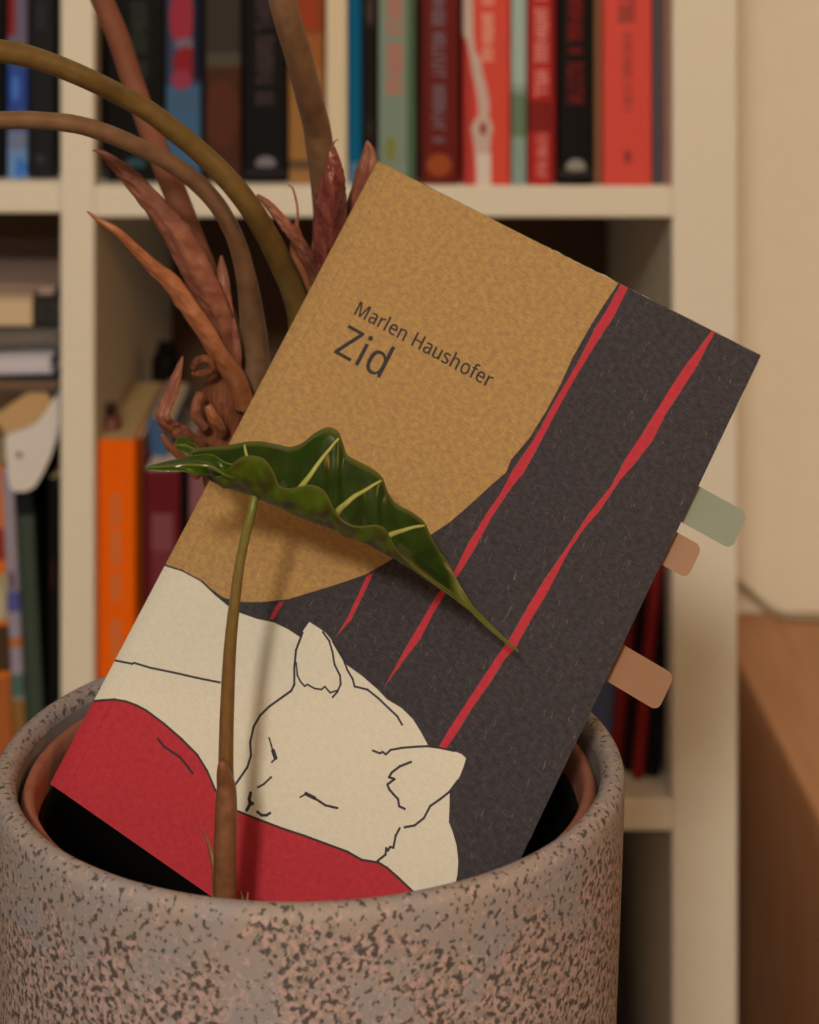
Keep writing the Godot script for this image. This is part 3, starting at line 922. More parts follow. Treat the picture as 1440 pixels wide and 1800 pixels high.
# ==================================================================== plants
func big_plant() -> void:
	var t := thing("potted_plant", "tall brown-stemmed plant with pink papery sheaths behind the book", "plant", Vector3.ZERO)
	var olive := mottled("petiole_olive", [Color(0.339, 0.267, 0.141), Color(0.409, 0.326, 0.181), Color(0.463, 0.386, 0.237)], 0.03, 0.5, Vector3(1, 1, 1), 0.01)
	var brown := mottled("petiole_brown", [Color(0.362, 0.267, 0.207), Color(0.455, 0.343, 0.267), Color(0.494, 0.394, 0.317)], 0.03, 0.5, Vector3(1, 1, 1), 0.01)
	var rust := mottled("petiole_rust", [Color(0.432, 0.267, 0.217), Color(0.486, 0.318, 0.267)], 0.02, 0.7, Vector3(1, 1, 1), 0.0, 0.3)
	var pink := mottled("sheath_pink", [Color(0.424, 0.242, 0.212), Color(0.517, 0.318, 0.272), Color(0.610, 0.428, 0.357)], 0.03, 0.5, Vector3(1, 1, 1), 0.03)
	var crimson := mottled("sheath_crimson", [Color(0.339, 0.148, 0.156), Color(0.463, 0.229, 0.222), Color(0.594, 0.369, 0.327)], 0.05, 0.36, Vector3(1.4, 0.5, 1.4), 0.14)
	var orange := mottled("sheath_orange", [Color(0.463, 0.259, 0.156), Color(0.579, 0.360, 0.247), Color(0.648, 0.445, 0.367)], 0.03, 0.5, Vector3(1, 1, 1), 0.03)
	var bark := mottled("trunk_fibre", [Color(0.270, 0.132, 0.086), Color(0.432, 0.233, 0.136), Color(0.525, 0.309, 0.207)], 0.05, 0.8, Vector3(2, 0.6, 2), 0.08)
	obj("trunk", tube([Vector4(-5.66, 112.24, -65.30, 0.399), Vector4(-5.80, 110.97, -65.30, 0.762), Vector4(-5.86, 109.64, -65.50, 0.946), Vector4(-5.51, 108.31, -65.70, 1.077), Vector4(-4.93, 107.03, -65.70, 1.141), Vector4(-4.15, 104.54, -65.00, 1.174), Vector4(-3.59, 101.75, -63.00, 1.181), Vector4(-3.44, 98.89, -62.00, 1.163)], 28, 0.03, 0.25), bark, t)
	obj("stem", tube([Vector4(-12.35, 122.61, -57.00, 0.348), Vector4(-11.50, 122.54, -57.50, 0.335), Vector4(-10.79, 122.35, -58.00, 0.322), Vector4(-10.01, 122.01, -58.50, 0.309), Vector4(-9.18, 121.57, -59.00, 0.303), Vector4(-8.50, 121.05, -60.00, 0.308), Vector4(-7.73, 120.52, -60.50, 0.311), Vector4(-6.95, 119.82, -61.00, 0.322), Vector4(-6.32, 119.18, -61.50, 0.325), Vector4(-5.51, 118.27, -62.00, 0.336), Vector4(-4.86, 117.32, -62.50, 0.347), Vector4(-4.40, 116.29, -63.40, 0.361), Vector4(-4.01, 115.26, -64.20, 0.374), Vector4(-3.69, 114.33, -64.80, 0.387), Vector4(-3.48, 113.35, -65.20, 0.398), Vector4(-3.40, 111.67, -65.40, 0.418), Vector4(-3.62, 109.72, -65.20, 0.453)], 20, 0.012, 0.02), olive, t).set_meta("label", "long olive stem arching out to the upper left")
	obj("stem", tube([Vector4(-12.57, 120.51, -58.00, 0.258), Vector4(-11.70, 120.48, -58.50, 0.260), Vector4(-10.78, 120.42, -59.00, 0.262), Vector4(-9.83, 120.26, -59.50, 0.264), Vector4(-9.13, 120.00, -60.00, 0.267), Vector4(-8.45, 119.65, -60.50, 0.269), Vector4(-7.79, 119.25, -61.00, 0.263), Vector4(-7.09, 118.77, -61.50, 0.273), Vector4(-6.46, 118.18, -62.00, 0.276), Vector4(-5.90, 117.44, -62.50, 0.269), Vector4(-5.51, 116.63, -63.00, 0.271), Vector4(-5.27, 115.83, -63.50, 0.291), Vector4(-5.10, 114.85, -64.00, 0.320), Vector4(-5.01, 113.84, -64.60, 0.377), Vector4(-4.95, 112.72, -65.00, 0.451), Vector4(-4.93, 111.54, -65.20, 0.507), Vector4(-4.99, 110.06, -65.30, 0.544)], 20, 0.012, 0.03), brown, t).set_meta("label", "brown stem arching out below the olive one")
	obj("stem", tube([Vector4(-10.79, 123.96, -70.00, 0.389), Vector4(-10.50, 123.19, -70.00, 0.389), Vector4(-9.99, 121.98, -70.00, 0.389), Vector4(-9.55, 120.64, -70.00, 0.389), Vector4(-8.98, 119.26, -69.50, 0.386), Vector4(-8.36, 117.86, -69.00, 0.393), Vector4(-7.80, 116.72, -68.50, 0.400), Vector4(-7.22, 115.38, -68.00, 0.416), Vector4(-6.66, 114.16, -67.50, 0.431), Vector4(-6.05, 112.77, -67.00, 0.465), Vector4(-5.50, 110.97, -66.00, 0.495)], 20, 0.01, 0.02), rust, t).set_meta("label", "rust-brown stem rising behind the two arches")
	obj("stem", tube([Vector4(-3.86, 124.43, -61.00, 0.424), Vector4(-3.78, 123.75, -61.00, 0.415), Vector4(-3.61, 123.00, -61.30, 0.417), Vector4(-3.34, 121.93, -62.00, 0.422), Vector4(-3.11, 120.74, -63.00, 0.420), Vector4(-2.92, 119.71, -64.00, 0.427), Vector4(-2.83, 118.98, -64.40, 0.438), Vector4(-2.67, 117.54, -65.00, 0.451), Vector4(-2.58, 115.86, -65.30, 0.453), Vector4(-2.64, 114.01, -65.50, 0.455), Vector4(-2.91, 111.12, -65.40, 0.454), Vector4(-3.25, 109.06, -65.00, 0.451)], 20, 0.015, 0.02), brown, t).set_meta("label", "upright brown stem beside the book's top corner")
	obj("sheath", sheath([Vector4(-9.75, 119.01, -63.00, 0.035), Vector4(-9.45, 118.90, -63.00, 0.175), Vector4(-9.01, 118.53, -63.00, 0.385), Vector4(-8.61, 118.15, -63.00, 0.525), Vector4(-7.81, 117.17, -63.20, 0.667), Vector4(-7.19, 116.29, -63.40, 0.881), Vector4(-6.75, 115.37, -63.60, 0.954), Vector4(-6.34, 114.50, -63.80, 0.886), Vector4(-5.98, 113.66, -64.10, 0.819), Vector4(-5.78, 112.40, -64.60, 0.790), Vector4(-5.69, 111.04, -65.00, 0.794)], 1.1, 0.10, Vector3(-0.2, 0.2, 1), 0.05, 0.10, 1), pink, t)
	obj("sheath", sheath([Vector4(-9.86, 117.20, -62.60, 0.035), Vector4(-9.53, 116.94, -62.60, 0.122), Vector4(-8.92, 116.56, -62.60, 0.226), Vector4(-8.37, 115.95, -62.80, 0.314), Vector4(-7.88, 115.40, -63.00, 0.420), Vector4(-7.32, 114.82, -63.20, 0.562), Vector4(-6.84, 114.10, -63.30, 0.580), Vector4(-6.34, 113.35, -63.40, 0.581), Vector4(-5.92, 112.55, -63.60, 0.583), Vector4(-5.44, 111.69, -64.00, 0.676), Vector4(-5.19, 110.66, -64.40, 0.716)], 1.0, 0.06, Vector3(-0.3, 0.3, 1), 0.05, 0.06, 2), orange, t)
	obj("sheath", sheath([Vector4(-5.94, 115.47, -64.60, 0.054), Vector4(-5.89, 115.04, -64.40, 0.286), Vector4(-5.81, 114.55, -64.20, 0.374), Vector4(-5.71, 113.92, -64.20, 0.321), Vector4(-5.57, 113.28, -64.30, 0.214)], 0.8, 0.04, Vector3(0, 0.2, 1), 0.04, 0.05, 3), pink, t)
	obj("sheath", sheath([Vector4(-5.49, 113.61, -64.00, 0.053), Vector4(-5.44, 113.08, -64.00, 0.196), Vector4(-5.39, 112.54, -64.00, 0.267), Vector4(-5.42, 111.87, -64.20, 0.268)], 0.8, 0.04, Vector3(0, 0.2, 1), 0.04, 0.05, 4), pink, t)
	var j := obj("sheath", sheath([Vector4(-2.37, 119.03, -63.60, 0.088), Vector4(-2.37, 118.73, -63.60, 0.318), Vector4(-2.35, 118.29, -63.60, 0.565), Vector4(-2.41, 117.57, -63.70, 0.885), Vector4(-2.47, 116.44, -64.10, 1.033), Vector4(-2.59, 115.07, -64.70, 1.114)], 1.25, 0.09, Vector3(0.15, 0.1, 1), 0.05, 0.12, 5), crimson, t)
	j.set_meta("label", "crinkled crimson sheath round the upright stem")
	obj("wisp", tube([Vector4(-2.37, 118.96, -63.60, 0.035), Vector4(-2.37, 119.10, -63.60, 0.027), Vector4(-2.31, 119.21, -63.60, 0.022), Vector4(-2.21, 119.26, -63.60, 0.013)], 8), crimson, j)
	obj("sheath", sheath([Vector4(-1.35, 119.04, -65.00, 0.054), Vector4(-1.30, 118.66, -65.00, 0.397), Vector4(-1.39, 118.08, -65.00, 0.650), Vector4(-1.63, 117.15, -65.20, 0.688), Vector4(-2.00, 115.86, -65.30, 0.726)], 1.0, 0.04, Vector3(-0.35, 0.1, 1), 0.05, -0.25, 6), pink, t)
	obj("bract", sheath([Vector4(-4.73, 117.56, -63.50, 0.071), Vector4(-4.41, 117.28, -63.50, 0.212), Vector4(-4.06, 116.89, -63.50, 0.282), Vector4(-3.74, 116.51, -63.50, 0.353), Vector4(-3.45, 116.06, -63.70, 0.354), Vector4(-3.20, 115.53, -64.00, 0.427), Vector4(-3.01, 114.97, -64.50, 0.394), Vector4(-2.89, 114.29, -65.00, 0.397)], 1.0, 0.10, Vector3(0, 0.4, 1), 0.05, 0.18, 7), pink, t)
	var mm := obj("bract", sheath([Vector4(-3.56, 116.59, -65.00, 0.072), Vector4(-3.59, 116.28, -65.00, 0.181), Vector4(-3.53, 115.52, -65.20, 0.543), Vector4(-3.36, 114.78, -65.30, 0.617), Vector4(-3.19, 113.99, -65.60, 0.620)], 0.7, 0.04, Vector3(0, 0.1, 1), 0.04, 0.0, 8), orange, t)
	obj("wisp", tube([Vector4(-3.86, 117.63, -65.00, 0.018), Vector4(-3.72, 117.54, -65.00, 0.027), Vector4(-3.63, 117.27, -65.00, 0.036), Vector4(-3.56, 116.91, -65.00, 0.036), Vector4(-3.54, 116.42, -65.00, 0.045)], 8), orange, mm)
	obj("dry_bract", sheath([Vector4(-6.98, 112.66, -63.00, 0.052), Vector4(-7.14, 112.16, -63.00, 0.263), Vector4(-7.35, 111.55, -63.00, 0.420), Vector4(-7.53, 111.11, -63.00, 0.385), Vector4(-7.58, 110.79, -62.90, 0.472), Vector4(-7.37, 110.41, -63.20, 0.562), Vector4(-7.07, 110.04, -63.60, 0.636), Vector4(-6.65, 109.41, -64.40, 0.716)], 0.9, 0.08, Vector3(-0.3, 0.2, 1), 0.05, 0.2, 9), pink, t)
	obj("dry_bract", sheath([Vector4(-6.75, 112.14, -63.60, 0.141), Vector4(-6.63, 112.38, -63.50, 0.194), Vector4(-6.41, 112.51, -63.40, 0.194), Vector4(-6.18, 112.44, -63.40, 0.211), Vector4(-6.16, 112.18, -63.50, 0.194), Vector4(-6.41, 111.98, -63.70, 0.195), Vector4(-6.78, 111.94, -63.90, 0.160)], 0.5, 0.02, Vector3(0, 0.5, 1), 0.05, 0.0, 10), bark, t)
	obj("dry_bract", sheath([Vector4(-6.53, 111.32, -63.90, 0.213), Vector4(-6.64, 110.98, -63.60, 0.265), Vector4(-6.62, 110.58, -63.70, 0.283), Vector4(-6.36, 110.16, -64.00, 0.249)], 0.8, 0.05, Vector3(0, 0.1, 1), 0.05, 0.1, 11), pink, t)
	obj("dry_bract", sheath([Vector4(-6.28, 110.97, -63.70, 0.212), Vector4(-6.10, 110.64, -63.60, 0.336), Vector4(-5.90, 110.25, -63.80, 0.319), Vector4(-5.85, 109.86, -64.20, 0.178)], 1.0, 0.05, Vector3(0, 0.1, 1), 0.05, 0.1, 12), orange, t)
	obj("dry_bract", sheath([Vector4(-7.68, 110.15, -63.40, 0.088), Vector4(-7.46, 109.74, -63.60, 0.230), Vector4(-7.11, 109.24, -64.00, 0.284), Vector4(-6.70, 108.43, -64.80, 0.324)], 0.9, 0.05, Vector3(-0.2, 0.1, 1), 0.05, 0.1, 13), orange, t)


var leaf_rows := []


func leaf_at(rows: Array, r: float, t: float, bulge: float) -> Vector3:
	# a point of the blade: r counts along the rows, t runs from the far margin (-1) over the midrib (0) to the near one (1)
	var i: int = clampi(int(floor(r)), 0, rows.size() - 2)
	var f := r - i
	var p := []
	for q in 3:
		var a: Vector3 = rows[maxi(i - 1, 0)][q]
		var b: Vector3 = rows[i][q]
		var d: Vector3 = rows[i + 1][q]
		var e: Vector3 = rows[mini(i + 2, rows.size() - 1)][q]
		p.append(b.cubic_interpolate(d, a, e, f))
	var m: Vector3 = p[1]
	var g: Vector3 = p[0] if t < 0 else p[2]
	var s := absf(t)
	var along: Vector3 = (rows[i + 1][1] - rows[i][1]).normalized()
	var n := along.cross(g - m)
	if t < 0: n = -n
	n = n.normalized() if n.length() > 1e-6 else Vector3.UP
	var blister := 0.07 * clampf((21.0 - r) / 5.0, 0, 1) * sin(PI * s) * sin(r * 2.3 + 1.0) * sin(s * 6.5 + r * 0.9) if rows.size() > 20 else 0.0
	return m.lerp(g, s) + n * (g.distance_to(m) * sin(PI * s) * bulge + blister)


func blade(rows: Array, bulge: float, top: Color, top2: Color, low: Color, low2: Color, edge: Color) -> Array:
	var out2 := []
	var cols2 := []
	var noise := FastNoiseLite.new()
	noise.frequency = 0.5
	noise.fractal_octaves = 3
	var out := []
	var cols := []
	var steps := (rows.size() - 1) * 5
	var n := 12
	for k in steps + 1:
		var r := k / 5.0
		var up := PackedVector3Array()
		for j in range(-n, n + 1):
			up.append(leaf_at(rows, r, j / float(n), bulge))
		var row_t := []
		var row_l := []
		var ct := []
		var cl := []
		for j in up.size():
			var p := up[j]
			var a := up[maxi(j - 1, 0)]
			var b := up[mini(j + 1, up.size() - 1)]
			var fwd := leaf_at(rows, minf(r + 0.1, rows.size() - 1.001), (j - n) / float(n), bulge) - leaf_at(rows, maxf(r - 0.1, 0.0), (j - n) / float(n), bulge)
			var nor := (b - a).cross(fwd)
			nor = nor.normalized() if nor.length() > 1e-7 else Vector3.UP
			var s := absf(j - n) / float(n)
			var th := 0.030 + 0.05 * exp(-s * s * 60.0)
			row_t.append((p + nor * th * 0.5) * S)
			row_l.append((p - nor * th * 0.5) * S)
			var v := clampf(noise.get_noise_3dv(p * 3.0) * 0.9 + 0.5, 0, 1)
			var rimness := maxf(clampf((s - 0.92) * 20.0, 0, 1), clampf(r - 23.0, 0, 1) if rows.size() > 20 else 0.0)
			var rib := exp(-s * s * 140.0)
			ct.append(top.lerp(top2, v).lerp(edge, maxf(rimness * 0.8, rib * 0.9)))
			cl.append(low.lerp(low2, clampf((noise.get_noise_3dv(p * 2.2 + Vector3(5, 5, 5)) - 0.02) * 2.2 + 0.4, 0, 1)).lerp(edge, maxf(rimness * 0.8, rib * 0.7)))
		# the upper skin folds over both margins; the lower one closes the leaf
		var skin := [row_l[0]] + row_t + [row_l[-1]]
		out.append(PackedVector3Array(skin))
		cols.append([cl[0]] + ct + [cl[-1]])
		row_l.reverse()
		cl.reverse()
		out2.append(PackedVector3Array(row_l))
		cols2.append(cl)
	return [grid(out, false, false, cols), grid(out2, false, false, cols2)]


func young_plant() -> void:
	var t := thing("young_plant", "young plant with one glossy wavy green leaf in front of the book", "plant", Vector3.ZERO)
	var stem := plain("young_stem", Color.WHITE, 0.42)
	stem.vertex_color_use_as_albedo = true
	var red := mottled("young_sheath", [Color(0.401, 0.259, 0.186), Color(0.471, 0.318, 0.227), Color(0.540, 0.369, 0.287)], 0.04, 0.45, Vector3(1, 1, 1), 0.02)
	var pts := [Vector4(-4.85, 98.53, -53.20, 0.281), Vector4(-4.81, 100.70, -53.30, 0.281), Vector4(-4.80, 102.03, -53.30, 0.267), Vector4(-4.79, 103.47, -53.40, 0.215), Vector4(-4.78, 104.95, -53.40, 0.193), Vector4(-4.73, 106.43, -53.40, 0.178), Vector4(-4.67, 107.47, -53.40, 0.163), Vector4(-4.57, 108.44, -53.40, 0.148), Vector4(-4.44, 109.46, -53.40, 0.133), Vector4(-4.27, 110.29, -53.40, 0.126), Vector4(-4.11, 110.91, -53.40, 0.119), Vector4(-4.03, 111.33, -53.60, 0.104)]
	obj("stem", tube(pts, 20, 0.008, 0.01, 6, [Color(0.1646, 0.0821, 0.0306), Color(0.1646, 0.0821, 0.0306), Color(0.1646, 0.0965, 0.0337), Color(0.1774, 0.1356, 0.0481), Color(0.1406, 0.1754, 0.0306)]), stem, t)
	var sh := obj("sheath", tube([Vector4(-4.83, 99.12, -53.20, 0.310), Vector4(-4.81, 100.70, -53.30, 0.304), Vector4(-4.79, 102.08, -53.20, 0.296), Vector4(-4.77, 103.11, -53.20, 0.288), Vector4(-4.76, 103.56, -53.20, 0.273), Vector4(-4.77, 103.85, -53.20, 0.244), Vector4(-4.81, 104.16, -53.10, 0.199), Vector4(-4.83, 104.41, -53.00, 0.147), Vector4(-4.85, 104.58, -52.95, 0.081)], 20, 0.012, 0.05), red, t)
	obj("bract", sheath([Vector4(-5.55, 102.18, -54.40, 0.023), Vector4(-5.39, 101.88, -54.40, 0.060), Vector4(-5.26, 101.55, -54.30, 0.106), Vector4(-5.15, 101.20, -54.10, 0.150), Vector4(-5.10, 100.64, -54.00, 0.180)], 0.8, 0.02, Vector3(0, 0.2, 1), 0.03, 0.05, 20), red, t)
	obj("bract", sheath([Vector4(-4.49, 100.62, -54.20, 0.030), Vector4(-4.43, 100.44, -54.10, 0.090), Vector4(-4.41, 100.19, -54.00, 0.135), Vector4(-4.39, 99.70, -53.80, 0.149)], 0.8, 0.02, Vector3(0, 0.2, 1), 0.03, 0.05, 21), red, t)
	obj("bract", sheath([Vector4(-4.29, 100.48, -54.40, 0.030), Vector4(-4.31, 100.27, -54.30, 0.075), Vector4(-4.35, 99.94, -54.20, 0.120), Vector4(-4.35, 99.59, -54.00, 0.135)], 0.8, 0.02, Vector3(0, 0.2, 1), 0.03, 0.05, 22), red, t)
	var m := StandardMaterial3D.new()
	m.resource_name = "glossy_leaf"
	m.vertex_color_use_as_albedo = true
	m.roughness = 0.17
	m.metallic_specular = 0.5
	m.backlight_enabled = true
	m.backlight = Color(0.35, 0.5, 0.1)
	var top := Color(0.012, 0.030, 0.004)
	var top2 := Color(0.022, 0.052, 0.006)
	var low := Color(0.10, 0.165, 0.012)
	var low2 := Color(0.070, 0.062, 0.016)
	var edge := Color(0.17, 0.19, 0.05)
	leaf_rows = [[Vector3(-5.88, 112.03, -54.94), Vector3(-5.21, 111.68, -53.90), Vector3(-5.24, 112.10, -53.00)],
		[Vector3(-5.62, 112.07, -55.12), Vector3(-4.81, 111.46, -53.80), Vector3(-4.93, 111.98, -52.80)],
		[Vector3(-5.29, 112.07, -55.24), Vector3(-4.59, 111.39, -53.70), Vector3(-4.64, 112.29, -52.50)],
		[Vector3(-4.88, 112.09, -55.30), Vector3(-4.32, 111.33, -53.60), Vector3(-4.36, 112.59, -52.30)],
		[Vector3(-4.46, 112.15, -55.36), Vector3(-4.03, 111.30, -53.50), Vector3(-4.05, 112.69, -52.20)],
		[Vector3(-4.06, 112.16, -55.42), Vector3(-3.80, 111.18, -53.50), Vector3(-3.72, 112.64, -52.10)],
		[Vector3(-3.56, 112.05, -55.48), Vector3(-3.57, 111.07, -53.50), Vector3(-3.50, 112.36, -52.10)],
		[Vector3(-3.21, 111.99, -55.48), Vector3(-3.36, 110.99, -53.50), Vector3(-3.33, 111.95, -52.20)],
		[Vector3(-2.88, 112.11, -55.48), Vector3(-3.12, 110.87, -53.50), Vector3(-3.11, 111.82, -52.30)],
		[Vector3(-2.57, 112.36, -55.48), Vector3(-2.87, 110.75, -53.50), Vector3(-2.81, 111.90, -52.20)],
		[Vector3(-2.22, 112.54, -55.42), Vector3(-2.60, 110.64, -53.50), Vector3(-2.52, 111.97, -52.10)],
		[Vector3(-1.95, 112.47, -55.36), Vector3(-2.35, 110.55, -53.50), Vector3(-2.24, 111.88, -52.10)],
		[Vector3(-1.81, 112.16, -55.30), Vector3(-2.11, 110.47, -53.50), Vector3(-2.04, 111.58, -52.20)],
		[Vector3(-1.69, 111.86, -55.24), Vector3(-1.87, 110.39, -53.50), Vector3(-1.83, 111.11, -52.40)],
		[Vector3(-1.38, 111.69, -55.18), Vector3(-1.60, 110.27, -53.50), Vector3(-1.56, 110.88, -52.40)],
		[Vector3(-1.00, 111.51, -55.12), Vector3(-1.31, 110.14, -53.50), Vector3(-1.22, 110.85, -52.30)],
		[Vector3(-0.73, 111.28, -55.06), Vector3(-1.01, 110.00, -53.50), Vector3(-0.88, 110.92, -52.20)],
		[Vector3(-0.61, 110.96, -55.00), Vector3(-0.77, 109.87, -53.50), Vector3(-0.64, 110.81, -52.30)],
		[Vector3(-0.38, 110.64, -54.94), Vector3(-0.54, 109.74, -53.50), Vector3(-0.47, 110.46, -52.50)],
		[Vector3(0.03, 110.43, -54.88), Vector3(-0.27, 109.60, -53.50), Vector3(-0.26, 110.01, -52.80)],
		[Vector3(0.38, 110.18, -54.82), Vector3(0.03, 109.42, -53.50), Vector3(0.03, 109.67, -53.00)],
		[Vector3(0.56, 109.85, -54.70), Vector3(0.36, 109.15, -53.60), Vector3(0.35, 109.32, -53.20)],
		[Vector3(0.79, 109.48, -54.58), Vector3(0.72, 108.88, -53.70), Vector3(0.70, 108.98, -53.40)],
		[Vector3(1.06, 109.16, -54.46), Vector3(1.08, 108.57, -53.90), Vector3(1.06, 108.66, -53.60)],
		[Vector3(1.30, 108.72, -54.34), Vector3(1.38, 108.26, -54.10), Vector3(1.36, 108.32, -53.90)],
		[Vector3(1.57, 108.29, -54.22), Vector3(1.66, 107.99, -54.30), Vector3(1.63, 108.00, -54.20)],
		[Vector3(1.99, 107.69, -54.60), Vector3(2.01, 107.60, -54.50), Vector3(1.96, 107.61, -54.40)],
		[Vector3(2.49, 107.16, -54.70), Vector3(2.49, 107.10, -54.70), Vector3(2.46, 107.12, -54.60)],
		[Vector3(2.91, 106.75, -54.80), Vector3(2.92, 106.72, -54.80), Vector3(2.89, 106.70, -54.80)]]
	var matt := m.duplicate()
	matt.resource_name = "leaf_underside"
	matt.roughness = 0.5
	matt.metallic_specular = 0.3
	var skins := blade(leaf_rows, 0.10, top, top2, low, low2, edge)
	var leaf := obj("leaf", skins[0], m, t)
	obj("underside", skins[1], matt, leaf)
	for rows in [[[Vector3(-6.41, 111.96, -55.90), Vector3(-6.38, 111.92, -55.90), Vector3(-6.35, 111.85, -55.90)],
		[Vector3(-6.35, 112.08, -56.00), Vector3(-6.28, 111.94, -55.80), Vector3(-6.18, 111.83, -55.60)],
		[Vector3(-6.14, 112.11, -56.00), Vector3(-6.07, 111.96, -55.70), Vector3(-5.96, 111.81, -55.40)],
		[Vector3(-5.92, 111.97, -56.10), Vector3(-5.78, 111.88, -55.50), Vector3(-5.65, 111.79, -55.00)],
		[Vector3(-5.68, 111.79, -56.20), Vector3(-5.49, 111.76, -55.20), Vector3(-5.29, 111.63, -54.40)],
		[Vector3(-5.25, 111.76, -56.40), Vector3(-5.03, 111.71, -54.90), Vector3(-4.82, 111.50, -53.90)],
		[Vector3(-4.71, 111.78, -56.50), Vector3(-4.47, 111.57, -54.60), Vector3(-4.33, 111.36, -53.70)]], [[Vector3(-6.74, 112.33, -52.50), Vector3(-6.74, 112.33, -52.40), Vector3(-6.72, 112.30, -52.40)],
		[Vector3(-6.49, 112.36, -52.60), Vector3(-6.46, 112.36, -52.30), Vector3(-6.48, 112.32, -52.20)],
		[Vector3(-6.15, 112.42, -52.70), Vector3(-6.12, 112.39, -52.30), Vector3(-6.14, 112.33, -52.10)],
		[Vector3(-5.78, 112.46, -52.80), Vector3(-5.74, 112.42, -52.30), Vector3(-5.77, 112.29, -52.20)],
		[Vector3(-5.44, 112.52, -52.90), Vector3(-5.36, 112.39, -52.40), Vector3(-5.39, 112.14, -52.40)],
		[Vector3(-5.06, 112.54, -52.80), Vector3(-5.01, 112.33, -52.40), Vector3(-5.07, 112.01, -52.80)],
		[Vector3(-4.61, 112.40, -52.50), Vector3(-4.65, 112.04, -52.60), Vector3(-4.70, 111.60, -53.20)],
		[Vector3(-4.05, 112.48, -52.40), Vector3(-4.12, 111.82, -53.00), Vector3(-4.19, 111.39, -53.50)]]]:
		skins = blade(rows, 0.1, Color(0.035, 0.085, 0.008), top2, low, Color(0.09, 0.16, 0.02), edge)
		var lobe := obj("lobe", skins[0], m, t)
		obj("underside", skins[1], matt, lobe)
	var vm := plain("leaf_vein", Color(0.60, 0.63, 0.36), 0.4)
	for v in [[4.6, 4.0, 0.0], [7.4, 11.4, 0.0], [12.0, 16.0, 0.0], [16.6, 20.2, 0.0]]:
		var p := []
		for k in 13:
			var s := k / 12.0
			var q := leaf_at(leaf_rows, lerpf(v[0], v[1], pow(s, 1.1)), -0.03 - 0.93 * s, 0.10)
			p.append(Vector4(q.x, q.y + 0.012, q.z + 0.012, 0.115 * (1.0 - 0.7 * s)))
		obj("vein", tube(p, 10, 0.0, 0.0, 2), vm, leaf)


# ==================================================================== books in the bookcase
func spine_image(col: Color, items: Array) -> Image:
	var cv := Canvas.new(Vector2(1.0, 8.0), 80.0, col)
	var r := RandomNumberGenerator.new()
	r.seed = 17
	for it in items:
		match it[0]:
			"band":      # from, to (shares of the height), colour
				cv.fill([[Vector2(0, it[1] * 8.0), Vector2(1, it[1] * 8.0), Vector2(1, it[2] * 8.0), Vector2(0, it[2] * 8.0)]], it[3])
			"column":    # from, to (shares of the width), from, to (of the height), colour
				cv.fill([[Vector2(it[1], it[3] * 8.0), Vector2(it[2], it[3] * 8.0), Vector2(it[2], it[4] * 8.0), Vector2(it[1], it[4] * 8.0)]], it[5])
			"text":      # illegible lettering that runs down the spine: x from, to, y from, to, colour, letters
				var n: int = it[6]
				var y0: float = it[3] * 8.0
				var step: float = (it[4] - it[3]) * 8.0 / n
				for k in n:
					var y: float = y0 + k * step
					var x0: float = it[1]
					var x1: float = it[2]
					if n > 9 and k % 9 == 7: continue      # word gaps
					cv.fill([[Vector2(x0, y), Vector2(x1, y), Vector2(x1, y + step * 0.3), Vector2(x0, y + step * 0.3)]], it[5])
					if r.randf() < 0.7:
						cv.fill([[Vector2(x0, y + step * 0.5), Vector2(x1, y + step * 0.5), Vector2(x1, y + step * 0.74), Vector2(x0, y + step * 0.74)]], it[5])
					var xm := lerpf(x0, x1, [0.0, 0.4, 0.8][r.randi() % 3])
					cv.fill([[Vector2(xm, y), Vector2(xm + (x1 - x0) * 0.2, y), Vector2(xm + (x1 - x0) * 0.2, y + step * 0.75), Vector2(xm, y + step * 0.75)]], it[5])
			"dome", "oval":      # emblem: x, y, half width, half height (share of the book's height), colour
				var p := []
				for k in 24:
					var a := TAU * k / 24.0
					var yy := sin(a)
					if it[0] == "dome" and yy > 0.0: yy *= 0.25
					p.append(Vector2(it[1] + cos(a) * it[3], it[2] * 8.0 + yy * it[4] * 8.0))
				cv.fill([p], it[5])
			"shape":     # any outline in shares of width and height
				var p := []
				for q in it[1]: p.append(Vector2(q.x, q.y * 8.0))
				cv.fill([p], it[2])
	return cv.image()


